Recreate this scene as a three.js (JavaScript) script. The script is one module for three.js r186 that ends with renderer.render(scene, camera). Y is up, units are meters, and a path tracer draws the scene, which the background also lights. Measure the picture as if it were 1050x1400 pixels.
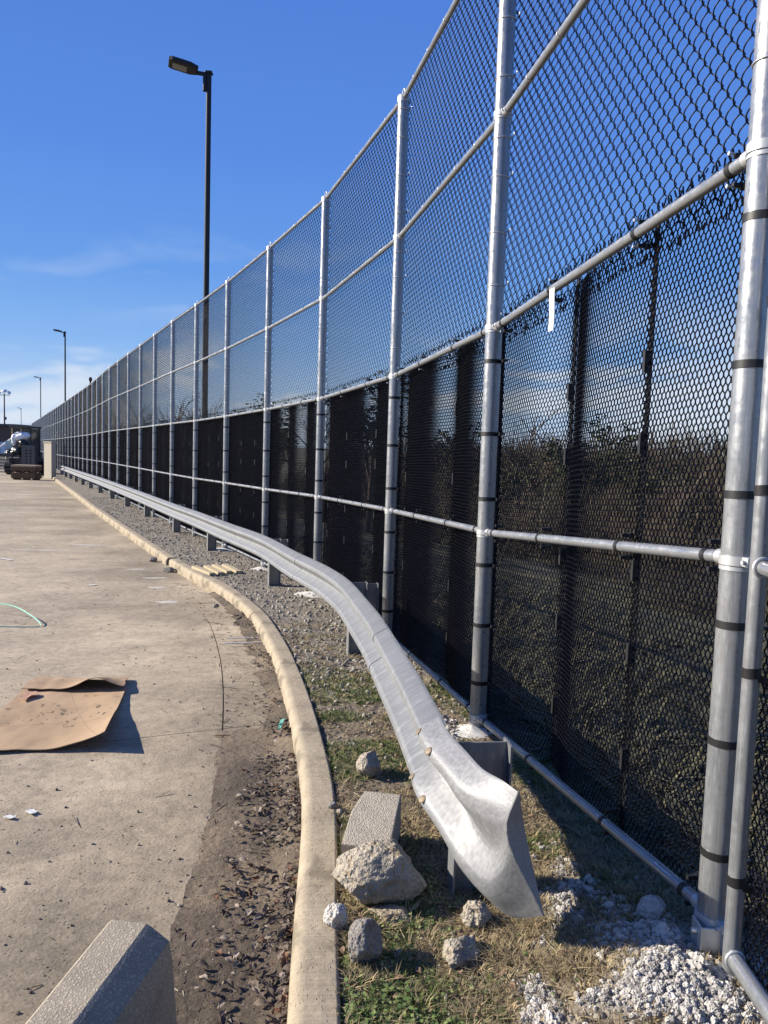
import * as THREE from 'three';
import { mergeGeometries, toCreasedNormals } from 'three/addons/utils/BufferGeometryUtils.js';
import { RoundedBoxGeometry } from 'three/addons/geometries/RoundedBoxGeometry.js';
import { ImprovedNoise } from 'three/addons/math/ImprovedNoise.js';

// ------------------------------------------------------------------ camera, sky, sun, exposure
const scene = new THREE.Scene();
const camera = new THREE.PerspectiveCamera(67.28, 768 / 1024, 0.05, 6000);
camera.position.set(0, 1.8, 0);
camera.rotation.set(THREE.MathUtils.degToRad(-4.6), 0, THREE.MathUtils.degToRad(1.8), 'YXZ');
const renderer = new THREE.WebGLRenderer({ antialias: true });
renderer.setSize(768, 1024);
renderer.toneMapping = THREE.LinearToneMapping;
renderer.toneMappingExposure = 1.75;
renderer.shadowMap.enabled = true;
const SUN_EL = 26, SUN_BACK = -6, SUN_I = 5;
const SKY_GAIN = 0.56;

const rad = THREE.MathUtils.degToRad, clamp = THREE.MathUtils.clamp, lerp = THREE.MathUtils.lerp;
const sst = (a, b, x) => { const t = clamp((x - a) / (b - a), 0, 1); return t * t * (3 - 2 * t); };
function rng(seed) { let a = seed >>> 0; return () => { a = (a + 0x6D2B79F5) | 0; let t = Math.imul(a ^ (a >>> 15), 1 | a); t = (t + Math.imul(t ^ (t >>> 7), 61 | t)) ^ t; return ((t ^ (t >>> 14)) >>> 0) / 4294967296; }; }
const hash2 = (x, y, s) => { let h = Math.imul(x | 0, 374761393) + Math.imul(y | 0, 668265263) + Math.imul(s | 0, 974634777); h = Math.imul(h ^ (h >>> 13), 1274126177); return ((h ^ (h >>> 16)) >>> 0) / 4294967296; };
const mod = (a, n) => ((a % n) + n) % n;
function vnoise(x, y, s = 0, px = 0, py = px) {            // value noise, periodic when px is set
  const xi = Math.floor(x), yi = Math.floor(y); let fx = x - xi, fy = y - yi; fx = fx * fx * (3 - 2 * fx); fy = fy * fy * (3 - 2 * fy);
  const X0 = px ? mod(xi, px) : xi, X1 = px ? mod(xi + 1, px) : xi + 1, Y0 = py ? mod(yi, py) : yi, Y1 = py ? mod(yi + 1, py) : yi + 1;
  const a = hash2(X0, Y0, s), b = hash2(X1, Y0, s), c = hash2(X0, Y1, s), d = hash2(X1, Y1, s);
  return a + (b - a) * fx + (c - a) * fy + (a - b - c + d) * fx * fy;
}
function fbm(x, y, o = 4, s = 0, px = 0, py = px) { let v = 0, a = 0.5, t = 0; for (let i = 0; i < o; i++) { v += a * vnoise(x, y, s + i * 17, px, py); t += a; x *= 2; y *= 2; px *= 2; py *= 2; a *= 0.5; } return v / t; }
const perlin = new ImprovedNoise();
const n3 = (x, y, z) => perlin.noise(x, y, z);

{ // the sky
  const W = 2048, Hh = 1024, data = new Float32Array(W * Hh * 4);
  const stops = [[-90, .16, .14, .12], [-3, .2, .19, .18], [0, .56, .70, .90], [3, .46, .65, .91], [7, .26, .49, .90], [12, .15, .36, .84], [20, .108, .278, .79], [32, .08, .215, .69], [48, .058, .165, .57], [90, .035, .11, .42]];
  for (let j = 0; j < Hh; j++) {
    const el = ((j + 0.5) / Hh - 0.5) * 180;
    let k = 0; while (k < stops.length - 2 && el > stops[k + 1][0]) k++;
    const A = stops[k], B = stops[k + 1], t = clamp((el - A[0]) / (B[0] - A[0]), 0, 1);
    for (let i = 0; i < W; i++) {
      let r = lerp(A[1], B[1], t), g = lerp(A[2], B[2], t), b = lerp(A[3], B[3], t);
      if (el > -1 && el < 32) {
        const az = ((i + 0.5) / W) * 360;
        const warp = fbm(az * 0.12, el * 0.25, 3, 5, 43, 0) - 0.5;
        const st = fbm(az * 0.1333 + warp * 1.5, el * 0.75 + az * 0.05 * 0 + warp * 2, 5, 9, 48, 0);
        const low = sst(0.50, 0.68, st) * sst(-1, 1.5, el) * (1 - sst(5, 9, el)) * 0.7;
        const st2 = fbm(az * 0.1 + 3 + warp * 2, el * 0.42 + warp * 3, 5, 31, 36, 0);
        const high = sst(0.62, 0.85, st2) * sst(7, 10, el) * (1 - sst(11, 16, el)) * 0.22;
        const right = 0.62 * sst(99, 108, az) * (1 - sst(118, 150, az)) * sst(-1, 2, el) * (1 - sst(5, 13, el)) * sst(0.25, 0.62, fbm(az * 0.1333 + warp, el * 0.3 + warp * 2, 5, 57, 48, 0));
        const c = Math.max(low, high, right);
        r = lerp(r, .80, c); g = lerp(g, .86, c); b = lerp(b, .95, c);
      }
      const o = (j * W + i) * 4; data[o] = r * SKY_GAIN; data[o + 1] = g * SKY_GAIN; data[o + 2] = b * SKY_GAIN; data[o + 3] = 1;
    }
  }
  const sky = new THREE.DataTexture(data, W, Hh, THREE.RGBAFormat, THREE.FloatType);
  sky.mapping = THREE.EquirectangularReflectionMapping; sky.magFilter = sky.minFilter = THREE.LinearFilter; sky.wrapS = THREE.RepeatWrapping; sky.needsUpdate = true;
  scene.background = sky; scene.environment = sky;
}
{
  const sun = new THREE.DirectionalLight(new THREE.Color().setRGB(1, 0.91, 0.78), SUN_I);
  const e = rad(SUN_EL), b = rad(SUN_BACK);
  sun.position.set(-Math.cos(e) * Math.cos(b) * 60, Math.sin(e) * 60, Math.cos(e) * Math.sin(b) * 60 - 12);
  sun.target.position.set(0, 0, -12); scene.add(sun.target);
  sun.castShadow = true; sun.shadow.radius = 1; sun.shadow.mapSize.set(4096, 4096);
  Object.assign(sun.shadow.camera, { left: -45, right: 45, top: 30, bottom: -30, near: 1, far: 160 });
  scene.add(sun);
}

// ------------------------------------------------------------------ helpers
const V = (x, y, d) => new THREE.Vector3(x, y, -d);        // d is the distance ahead of the camera
const used = {};
function numbered(name) { const n = used[name] || 0; used[name] = n + 1; return n ? name + '_' + String(n).padStart(3, '0') : name; }
function shadowed(o) { o.traverse(m => { if (m.isMesh) { m.castShadow = true; m.receiveShadow = true; } }); return o; }
function tag(o, label, category, group, kind) { o.userData = { label, category }; if (group) o.userData.group = group; if (kind) o.userData.kind = kind; return o; }
function thing(name, label, category, group) { const o = new THREE.Group(); o.name = numbered(name); tag(o, label, category, group); scene.add(o); return o; }
function part(name, geo, mat, parent, kind) { const m = new THREE.Mesh(Array.isArray(geo) ? merge(geo) : geo, mat); m.name = name; m.castShadow = m.receiveShadow = true; if (kind) m.userData.kind = kind; parent.add(m); return m; }
function single(name, geo, mat, label, category, group, kind) { const m = part(numbered(name), geo, mat, scene); tag(m, label, category, group, kind); return m; }
function structure(name, geo, mat) { const m = part(numbered(name), geo, mat, scene); m.userData = { kind: 'structure' }; return m; }
function anchor(o, x, y, d) { const p = V(x, y, d); o.position.copy(p); for (const c of o.children) c.position.sub(p); return o; }
function merge(list) {
  const anyColor = list.some(g => g.attributes.color);
  const l = list.map(g => { const q = g.index ? g.toNonIndexed() : g; for (const k of Object.keys(q.attributes)) if (!['position', 'normal', 'uv', 'color'].includes(k)) q.deleteAttribute(k);
    if (!q.attributes.normal) q.computeVertexNormals();
    if (!q.attributes.uv) q.setAttribute('uv', new THREE.BufferAttribute(new Float32Array(q.attributes.position.count * 2), 2));
    if (anyColor && !q.attributes.color) q.setAttribute('color', new THREE.BufferAttribute(new Float32Array(q.attributes.position.count * 3).fill(1), 3));
    return q; });
  return l.length === 1 ? l[0] : mergeGeometries(l, false);
}
function boxUV(g, sc = 1, ox = 0, oy = 0) {                  // uv in metres by the face's main direction
  const q = g.index ? g.toNonIndexed() : g; if (!q.attributes.normal) q.computeVertexNormals();
  const p = q.attributes.position, uv = new Float32Array(p.count * 2), a = new THREE.Vector3(), b = new THREE.Vector3(), c = new THREE.Vector3(), n = new THREE.Vector3();
  for (let i = 0; i < p.count; i += 3) {
    a.fromBufferAttribute(p, i); b.fromBufferAttribute(p, i + 1); c.fromBufferAttribute(p, i + 2);
    n.subVectors(b, a).cross(c.clone().sub(a)); const X = Math.abs(n.x), Y = Math.abs(n.y), Z = Math.abs(n.z);
    [a, b, c].forEach((v, k) => { const [s, t] = Y >= X && Y >= Z ? [v.x, v.z] : X > Z ? [v.z, v.y] : [v.x, v.y]; uv[(i + k) * 2] = s * sc + ox; uv[(i + k) * 2 + 1] = t * sc + oy; });
  }
  q.setAttribute('uv', new THREE.BufferAttribute(uv, 2)); return q;
}
function tubeBetween(a, b, r, sides = 12, r2 = r, open = false) {
  const d = b.clone().sub(a), L = d.length(), g = new THREE.CylinderGeometry(r2, r, L, sides, 1, open);
  const uv = g.attributes.uv; for (let i = 0; i < uv.count; i++) uv.setXY(i, uv.getX(i) * r * 6.283, uv.getY(i) * L);
  g.applyMatrix4(new THREE.Matrix4().makeRotationFromQuaternion(new THREE.Quaternion().setFromUnitVectors(new THREE.Vector3(0, 1, 0), d.normalize())));
  g.translate((a.x + b.x) / 2, (a.y + b.y) / 2, (a.z + b.z) / 2); return g;
}
function box(w, h, l, x = 0, y = 0, z = 0, r = 0) { const g = r ? new RoundedBoxGeometry(w, h, l, 1, r) : new THREE.BoxGeometry(w, h, l); g.translate(x, y, z); return g; }
function grid(nu, nv, fn, col) {                              // open surface, u across, v along
  const pos = [], uv = [], cols = [], idx = [];
  for (let j = 0; j <= nv; j++) for (let i = 0; i <= nu; i++) { const q = fn(i / nu, j / nv, i, j); pos.push(q.x, q.y, q.z); uv.push(q.u ?? q.x, q.v ?? -q.z); if (col) cols.push(...col(q, i / nu, j / nv)); }
  for (let j = 0; j < nv; j++) for (let i = 0; i < nu; i++) { const a = j * (nu + 1) + i, b = a + 1, c = a + nu + 1, d = c + 1; idx.push(a, b, d, a, d, c); }
  const g = new THREE.BufferGeometry(); g.setAttribute('position', new THREE.Float32BufferAttribute(pos, 3)); g.setAttribute('uv', new THREE.Float32BufferAttribute(uv, 2));
  if (col) g.setAttribute('color', new THREE.Float32BufferAttribute(cols, 3));
  g.setIndex(idx); g.computeVertexNormals(); return g;
}
function sheet(nu, nv, fn, th) {                              // surface with thickness and closed rim
  const top = [], P = (i, j) => fn(i / nu, j / nv), q = (i, j) => top[j * (nu + 1) + i];
  for (let j = 0; j <= nv; j++) for (let i = 0; i <= nu; i++) top.push(P(i, j));
  const nrm = top.map((_, k) => { const i = k % (nu + 1), j = (k / (nu + 1)) | 0; const du = q(Math.min(i + 1, nu), j).clone().sub(q(Math.max(i - 1, 0), j)), dv = q(i, Math.min(j + 1, nv)).clone().sub(q(i, Math.max(j - 1, 0))); return du.cross(dv).normalize(); });
  const bot = top.map((p, k) => p.clone().addScaledVector(nrm[k], -th)), all = [...top, ...bot], N = top.length, idx = [], uv = [];
  for (let s = 0; s < 2; s++) for (let j = 0; j <= nv; j++) for (let i = 0; i <= nu; i++) uv.push(i / nu, j / nv);
  for (let j = 0; j < nv; j++) for (let i = 0; i < nu; i++) { const a = j * (nu + 1) + i, b = a + 1, c = a + nu + 1, d = c + 1; idx.push(a, b, d, a, d, c, a + N, d + N, b + N, a + N, c + N, d + N); }
  const rim = []; for (let i = 0; i < nu; i++) rim.push([i, i + 1]); for (let j = 0; j < nv; j++) rim.push([j * (nu + 1) + nu, (j + 1) * (nu + 1) + nu]);
  for (let i = nu; i > 0; i--) rim.push([nv * (nu + 1) + i, nv * (nu + 1) + i - 1]); for (let j = nv; j > 0; j--) rim.push([j * (nu + 1), (j - 1) * (nu + 1)]);
  const pos = []; all.forEach(p => pos.push(p.x, p.y, p.z));
  const base = pos.length / 3; rim.forEach(([a, b], k) => { for (const v of [a, b, a + N, b + N]) { pos.push(all[v].x, all[v].y, all[v].z); uv.push(uv[v * 2], uv[v * 2 + 1]); } const o = base + k * 4; idx.push(o, o + 2, o + 1, o + 1, o + 2, o + 3); });
  const g = new THREE.BufferGeometry(); g.setAttribute('position', new THREE.Float32BufferAttribute(pos, 3)); g.setAttribute('uv', new THREE.Float32BufferAttribute(uv, 2)); g.setIndex(idx); g.computeVertexNormals(); return g;
}
function sweep(path, profile, caps = true, smooth = true) {   // closed profile [a towards the road, b up] along a path of points
  const n = profile.length, pos = [], uv = [], idx = []; let s = 0;
  const per = [0]; for (let k = 1; k <= n; k++) per.push(per[k - 1] + Math.hypot(profile[k % n][0] - profile[k - 1][0], profile[k % n][1] - profile[k - 1][1]));
  path.forEach((p, j) => {
    const t = path[Math.min(j + 1, path.length - 1)].clone().sub(path[Math.max(j - 1, 0)]); t.y = 0; t.normalize();
    const side = new THREE.Vector3(t.z, 0, -t.x);              // left of the way ahead
    if (j) s += p.distanceTo(path[j - 1]);
    for (let k = 0; k <= n; k++) { const [a, b] = profile[k % n]; pos.push(p.x + side.x * a, p.y + b, p.z + side.z * a); uv.push(s, per[k]); }
  });
  for (let j = 0; j < path.length - 1; j++) for (let k = 0; k < n; k++) { const a = j * (n + 1) + k, b = a + 1, c = a + n + 1, d = c + 1; idx.push(a, c, b, b, c, d); }
  if (caps) { const tri = THREE.ShapeUtils.triangulateShape(profile.map(p => new THREE.Vector2(...p)), []);
    for (const j of [0, path.length - 1]) { const o = pos.length / 3; for (let k = 0; k < n; k++) { const q = (j * (n + 1) + k) * 3; pos.push(pos[q], pos[q + 1], pos[q + 2]); uv.push(profile[k][0], profile[k][1]); } tri.forEach(t => j ? idx.push(o + t[0], o + t[1], o + t[2]) : idx.push(o + t[0], o + t[2], o + t[1])); } }
  let g = new THREE.BufferGeometry(); g.setAttribute('position', new THREE.Float32BufferAttribute(pos, 3)); g.setAttribute('uv', new THREE.Float32BufferAttribute(uv, 2)); g.setIndex(idx);
  if (!smooth) g = g.toNonIndexed(); g.computeVertexNormals(); return g;
}
function wire(pts, r, sides = 4, rz = r) {                    // thin tube through points, cross-section r by rz
  const pos = [], idx = []; const z = new THREE.Vector3(0, 0, 1);
  pts.forEach((p, j) => { const t = pts[Math.min(j + 1, pts.length - 1)].clone().sub(pts[Math.max(j - 1, 0)]).normalize(); const u = new THREE.Vector3().crossVectors(t, z).normalize(), w = new THREE.Vector3().crossVectors(u, t);
    for (let k = 0; k < sides; k++) { const a = (k + 0.5) / sides * 6.2832; pos.push(p.x + u.x * Math.cos(a) * r + w.x * Math.sin(a) * rz, p.y + u.y * Math.cos(a) * r + w.y * Math.sin(a) * rz, p.z + u.z * Math.cos(a) * r + w.z * Math.sin(a) * rz); } });
  for (let j = 0; j < pts.length - 1; j++) for (let k = 0; k < sides; k++) { const a = j * sides + k, b = j * sides + (k + 1) % sides; idx.push(a, a + sides, b, b, a + sides, b + sides); }
  const g = new THREE.BufferGeometry(); g.setAttribute('position', new THREE.Float32BufferAttribute(pos, 3)); g.setIndex(idx); g.computeVertexNormals(); return g;
}
function interp(pts) {                                        // smooth x(d) through [d, x] knots
  const n = pts.length, m = pts.map((p, i) => i === 0 ? (pts[1][1] - p[1]) / (pts[1][0] - p[0]) : i === n - 1 ? (p[1] - pts[i - 1][1]) / (p[0] - pts[i - 1][0]) : (pts[i + 1][1] - pts[i - 1][1]) / (pts[i + 1][0] - pts[i - 1][0]));
  return d => { if (d <= pts[0][0]) return pts[0][1] + m[0] * (d - pts[0][0]); if (d >= pts[n - 1][0]) return pts[n - 1][1] + m[n - 1] * (d - pts[n - 1][0]);
    let k = 0; while (d > pts[k + 1][0]) k++; const h = pts[k + 1][0] - pts[k][0], t = (d - pts[k][0]) / h, t2 = t * t, t3 = t2 * t;
    return (2 * t3 - 3 * t2 + 1) * pts[k][1] + (t3 - 2 * t2 + t) * h * m[k] + (-2 * t3 + 3 * t2) * pts[k + 1][1] + (t3 - t2) * h * m[k + 1]; };
}
function rockGeo(seed, sx, sy, sz, detail = 8, rough = 0.06, cuts = 14) {
  const R = rng(seed), planes = []; for (let i = 0; i < cuts; i++) { const v = new THREE.Vector3(R() * 2 - 1, R() * 2 - 1, R() * 2 - 1).normalize(); planes.push([v, 0.62 + R() * 0.38]); }
  const g = new THREE.IcosahedronGeometry(1, detail), p = g.attributes.position, v = new THREE.Vector3();
  for (let i = 0; i < p.count; i++) { v.fromBufferAttribute(p, i).normalize(); let r = 1; for (const [n, h] of planes) { const c = v.dot(n); if (c > 0.05) r = Math.min(r, h / c); }
    r += rough * (n3(v.x * 2.6 + seed, v.y * 2.6, v.z * 2.6) + 0.6 * n3(v.x * 6 + seed, v.y * 6, v.z * 6) + 0.4 * n3(v.x * 14, v.y * 14 + seed, v.z * 14)); p.setXYZ(i, v.x * r * sx, v.y * r * sy, v.z * r * sz); }
  g.deleteAttribute('normal'); g.deleteAttribute('uv'); const m = detail > 3 ? smoothNormals(g) : g; if (detail <= 3) g.computeVertexNormals(); return boxUV(m);
}
function smoothNormals(g) {                                   // shared normals on a non-indexed geometry
  const p = g.attributes.position, key = i => Math.round(p.getX(i) * 1e4) + ',' + Math.round(p.getY(i) * 1e4) + ',' + Math.round(p.getZ(i) * 1e4); g.computeVertexNormals();
  const n = g.attributes.normal, acc = new Map(); for (let i = 0; i < p.count; i++) { const k = key(i), a = acc.get(k) || [0, 0, 0]; a[0] += n.getX(i); a[1] += n.getY(i); a[2] += n.getZ(i); acc.set(k, a); }
  for (let i = 0; i < p.count; i++) { const a = acc.get(key(i)), l = Math.hypot(...a) || 1; n.setXYZ(i, a[0] / l, a[1] / l, a[2] / l); } return g;
}
function scatter(name, geo, mat, list, label, category) {     // list of [matrix, color]
  const m = new THREE.InstancedMesh(geo, mat, list.length); list.forEach(([M, c], i) => { m.setMatrixAt(i, M); m.setColorAt(i, c); });
  m.name = numbered(name); m.castShadow = m.receiveShadow = true; tag(m, label, category, null, 'stuff'); scene.add(m); return m;
}
const mat4 = (p, e, s) => new THREE.Matrix4().compose(p, new THREE.Quaternion().setFromEuler(new THREE.Euler(...e)), typeof s === 'number' ? new THREE.Vector3(s, s, s) : new THREE.Vector3(...s));
const rgb = (r, g, b) => new THREE.Color().setRGB(r, g, b);

// ------------------------------------------------------------------ textures and materials
const toS = c => { c = clamp(c, 0, 1); return 255 * (c <= 0.0031308 ? 12.92 * c : 1.055 * Math.pow(c, 1 / 2.4) - 0.055); };
function tex(w, h, fn, srgb, rep) {
  const d = new Uint8Array(w * h * 4); for (let j = 0; j < h; j++) for (let i = 0; i < w; i++) { const c = fn(i / w, j / h), o = (j * w + i) * 4; if (srgb) { d[o] = toS(c[0]); d[o + 1] = toS(c[1]); d[o + 2] = toS(c[2]); } else d[o] = d[o + 1] = d[o + 2] = clamp(c, 0, 1) * 255; d[o + 3] = 255; }
  const t = new THREE.DataTexture(d, w, h); t.wrapS = t.wrapT = THREE.RepeatWrapping; t.magFilter = THREE.LinearFilter; t.minFilter = THREE.LinearMipmapLinearFilter; t.generateMipmaps = true; if (srgb) t.colorSpace = THREE.SRGBColorSpace; if (rep) t.repeat.set(...rep); t.needsUpdate = true; return t;
}
const std = (o) => new THREE.MeshStandardMaterial(o);
// specks: small stones or pits on a periodic lattice
function specks(u, v, n, seed, thr, r = 0.35) { const x = u * n, y = v * n, xi = Math.floor(x), yi = Math.floor(y); let best = 0; for (let a = -1; a <= 1; a++) for (let b = -1; b <= 1; b++) { const X = mod(xi + a, n), Y = mod(yi + b, n); if (hash2(X, Y, seed) > thr) continue; const px = xi + a + 0.5 + (hash2(X, Y, seed + 1) - 0.5) * 0.7, py = yi + b + 0.5 + (hash2(X, Y, seed + 2) - 0.5) * 0.7, rr = r * (0.4 + 0.6 * hash2(X, Y, seed + 3)); const d = Math.hypot(x - px, y - py); best = Math.max(best, 1 - sst(rr * 0.6, rr, d)); } return best; }

const roadRep = [1 / 3, 1 / 3];
const roadMap = tex(1536, 1536, (u, v) => { const m = fbm(u * 6, v * 6, 5, 3, 6), f = vnoise(u * 420, v * 420, 8, 420), f2 = fbm(u * 60, v * 60, 3, 12, 60), st = fbm(u * 5, v * 40, 3, 44, 5, 40), p = specks(u, v, 210, 21, 0.16, 0.4), q = specks(u, v, 90, 25, 0.05, 0.3), w = specks(u, v, 260, 29, 0.08, 0.4);
  let k = 0.79 + 0.5 * (m - 0.5) + 0.42 * (f2 - 0.5) + 0.22 * (f - 0.5) + 0.14 * (st - 0.5); k *= 1 - 0.42 * p - 0.45 * q; k += 0.22 * w; return [0.50 * k, 0.412 * k, 0.288 * k]; }, true, roadRep);
const roadBump = tex(1024, 1024, (u, v) => 0.5 + 0.35 * (fbm(u * 90, v * 90, 3, 12, 90) - 0.5) + 0.3 * (vnoise(u * 400, v * 400, 8, 400) - 0.5) + 0.35 * specks(u, v, 210, 21, 0.1, 0.4), false, roadRep);
const M = {};
const pipeMap = b => tex(512, 512, (u, v) => { const st = fbm(u * 90, v * 2, 3, 104, 90, 2), m = fbm(u * 6, v * 6, 4, 103, 6), f = fbm(u * 60, v * 60, 2, 105, 60), sc = sst(0.66, 0.72, fbm(u * 120, v * 5, 3, 111, 120, 5)); const k = b * (1 + 0.28 * (st - 0.5) + 0.2 * (m - 0.5) + 0.12 * (f - 0.5) + 0.25 * sc); return [k * 0.965, k, k * 1.03]; }, true, [1 / 0.45, 1 / 0.45]);
M.road = std({ map: roadMap, bumpMap: roadBump, bumpScale: 0.0035, roughness: 0.93, vertexColors: true });
M.joint = std({ color: rgb(0.05, 0.042, 0.034), roughness: 1 });
M.kerb = std({ map: tex(1024, 512, (u, v) => { const m = fbm(u * 8, v * 4, 5, 61, 8, 4), f = vnoise(u * 380, v * 190, 63, 380, 190), br = vnoise(u * 220, v * 6, 64, 220, 6), p = specks(u, v, 110, 66, 0.14, 0.35), d = sst(0.54, 0.7, fbm(u * 7, v * 4, 5, 71, 7, 4)); const k = (0.84 + 0.5 * (m - 0.5) + 0.2 * (f - 0.5) + 0.13 * (br - 0.5)) * (1 - 0.45 * p) * (1 - 0.45 * d); return [0.42 * k, 0.352 * k, 0.25 * k]; }, true, [1 / 1.6, 1 / 0.8]),
  bumpMap: tex(1024, 512, (u, v) => 0.5 + 0.5 * (fbm(u * 60, v * 30, 3, 62, 60, 30) - 0.5) + 0.35 * (vnoise(u * 220, v * 6, 64, 220, 6) - 0.5) - 0.3 * specks(u, v, 110, 66, 0.14, 0.35), false, [1 / 1.6, 1 / 0.8]), bumpScale: 0.005, roughness: 0.95 });
const soilMap = tex(1024, 1024, (u, v) => { const m = fbm(u * 8, v * 8, 5, 81, 8), f = vnoise(u * 300, v * 300, 82, 300), f2 = fbm(u * 90, v * 90, 3, 83, 90), p = specks(u, v, 120, 84, 0.16, 0.4); let k = 0.85 + 0.5 * (m - 0.5) + 0.6 * (f2 - 0.5) + 0.4 * (f - 0.5); k = k * (1 - 0.25 * p) + p * 0.25; return [0.85 * k, 0.85 * k, 0.85 * k]; }, true, [0.7, 0.7]);
const soilBump = tex(1024, 1024, (u, v) => 0.5 + 0.9 * (fbm(u * 50, v * 50, 4, 83, 50) - 0.5) + 0.3 * specks(u, v, 120, 84, 0.2, 0.4), false, [0.7, 0.7]);
M.soil = std({ map: soilMap, bumpMap: soilBump, bumpScale: 0.02, roughness: 1, vertexColors: true });
M.damp = std({ map: soilMap, bumpMap: soilBump, bumpScale: 0.008, roughness: 0.95, vertexColors: true });
const galvMap = (b, w) => tex(512, 512, (u, v) => { const s = fbm(u * 40, v * 40, 2, 101, 40), sp = Math.floor(vnoise(u * 34 + 0.8 * fbm(u * 60, v * 60, 2, 7, 60), v * 34, 102, 34) * 6) / 6, st = fbm(u * 50, v * 3, 3, 104, 50, 3), m = fbm(u * 5, v * 5, 3, 103, 5); const k = b * (1 + w * (sp - 0.5) + w * 0.8 * (s - 0.5) + w * 0.9 * (m - 0.5) + w * 0.7 * (st - 0.5)); return [k * 0.985, k, k * 1.02]; }, true, [1 / 0.45, 1 / 0.45]);
const galvRough = tex(512, 512, (u, v) => 0.5 + 0.4 * (fbm(u * 24, v * 24, 3, 107, 24) - 0.5) + 0.3 * (fbm(u * 4, v * 4, 3, 108, 4) - 0.5), false, [1 / 0.45, 1 / 0.45]);
M.pipe = std({ map: pipeMap(0.33), roughnessMap: galvRough, roughness: 0.75, metalness: 0.62 });
M.rail = std({ map: pipeMap(0.34), roughnessMap: galvRough, roughness: 0.75, metalness: 0.62 });
M.beam = std({ map: tex(1024, 512, (u, v) => { const st = fbm(u * 150, v * 3, 3, 104, 150, 3), st2 = fbm(u * 26, v * 2, 3, 114, 26, 2), m = fbm(u * 8, v * 6, 3, 103, 8, 6), sc = sst(0.64, 0.7, fbm(u * 60, v * 14, 3, 115, 60, 14)), f = vnoise(u * 200, v * 100, 116, 200, 100); const k = 0.235 * (1 + 0.34 * (st - 0.5) + 0.2 * (st2 - 0.5) + 0.12 * (m - 0.5) + 0.1 * (f - 0.5) + 0.22 * sc); return [k * 0.97, k, k * 1.02]; }, true, [1 / 1.2, 1 / 0.8]), roughness: 0.52, metalness: 0.42 });
M.flare = std({ map: galvMap(0.265, 0.30), roughness: 0.6, metalness: 0.3 });
M.zinc = std({ color: rgb(0.52, 0.53, 0.53), roughness: 0.5, metalness: 0.6 });
M.tie = std({ color: rgb(0.72, 0.73, 0.74), roughness: 0.35, metalness: 0.8 });
M.bolt = std({ color: rgb(0.22, 0.175, 0.12), roughness: 0.65, metalness: 0.5 });
M.vinyl = new THREE.MeshPhysicalMaterial({ color: rgb(0.004, 0.0045, 0.009), roughness: 0.4, specularIntensity: 0.5 });
M.strap = std({ color: rgb(0.011, 0.011, 0.012), roughness: 0.5 });
M.bronze = std({ color: rgb(0.016, 0.015, 0.016), roughness: 0.5, metalness: 0.2 });
M.lens = std({ color: rgb(0.25, 0.25, 0.23), roughness: 0.25 });
M.card = std({ map: tex(512, 768, (u, v) => { const m = fbm(u * 4, v * 5, 5, 121, 4, 5), fl = vnoise(u * 3, v * 260, 122, 3, 260), f = vnoise(u * 300, v * 400, 123, 300, 400), d = sst(0.64, 0.72, fbm(u * 22, v * 16, 3, 125, 22, 16)) * sst(0.45, 0.6, fbm(u * 3, v * 4, 3, 126, 3, 4)); const k = (0.9 + 0.35 * (m - 0.5) + 0.07 * (fl - 0.5) + 0.1 * (f - 0.5)) * (1 - 0.6 * d); const cr = 1 - 0.25 * Math.exp(-(((v - 0.36 + 0.01 * Math.sin(u * 9)) / 0.004) ** 2)) - 0.2 * Math.exp(-(((u + 0.5 * v - 0.95) / 0.005) ** 2)); return [0.445 * k * cr, 0.305 * k * cr, 0.178 * k * cr]; }, true), roughness: 0.85, side: THREE.DoubleSide });
M.cardTorn = std({ color: rgb(0.46, 0.27, 0.18), roughness: 0.95 });
const rockMap = tex(512, 512, (u, v) => { const m = fbm(u * 5, v * 5, 5, 141, 5), f = vnoise(u * 120, v * 120, 142, 120), s = sst(0.55, 0.7, fbm(u * 9, v * 9, 4, 143, 9)); const k = 0.9 + 0.7 * (m - 0.5) + 0.3 * (f - 0.5); return [k * (1 - 0.12 * s), k * (1 - 0.2 * s), k * (1 - 0.32 * s)]; }, true, [4, 4]);
const rockBump = tex(512, 512, (u, v) => fbm(u * 24, v * 24, 5, 144, 24), false, [4, 4]);
const rockMat = (r, g, b) => std({ color: rgb(r, g, b), map: rockMap, bumpMap: rockBump, bumpScale: 0.014, roughness: 0.95 });
M.rockTan = rockMat(0.36, 0.305, 0.22); M.rockGrey = rockMat(0.28, 0.262, 0.238); M.rockWhite = rockMat(0.56, 0.54, 0.50); M.rockPale = rockMat(0.40, 0.355, 0.28);
M.block = std({ map: tex(512, 512, (u, v) => { const f = vnoise(u * 150, v * 150, 151, 150), m = fbm(u * 8, v * 8, 4, 152, 8), p = specks(u, v, 70, 153, 0.25, 0.4); const k = (0.9 + 0.25 * (m - 0.5) + 0.35 * (f - 0.5)) * (1 - 0.35 * p); return [0.47 * k, 0.415 * k, 0.33 * k]; }, true, [2.5, 2.5]), bumpMap: tex(512, 512, (u, v) => 0.6 + 0.5 * (vnoise(u * 150, v * 150, 151, 150) - 0.5) - 0.5 * specks(u, v, 70, 153, 0.25, 0.4), false, [2.5, 2.5]), bumpScale: 0.006, roughness: 0.97 });
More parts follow.
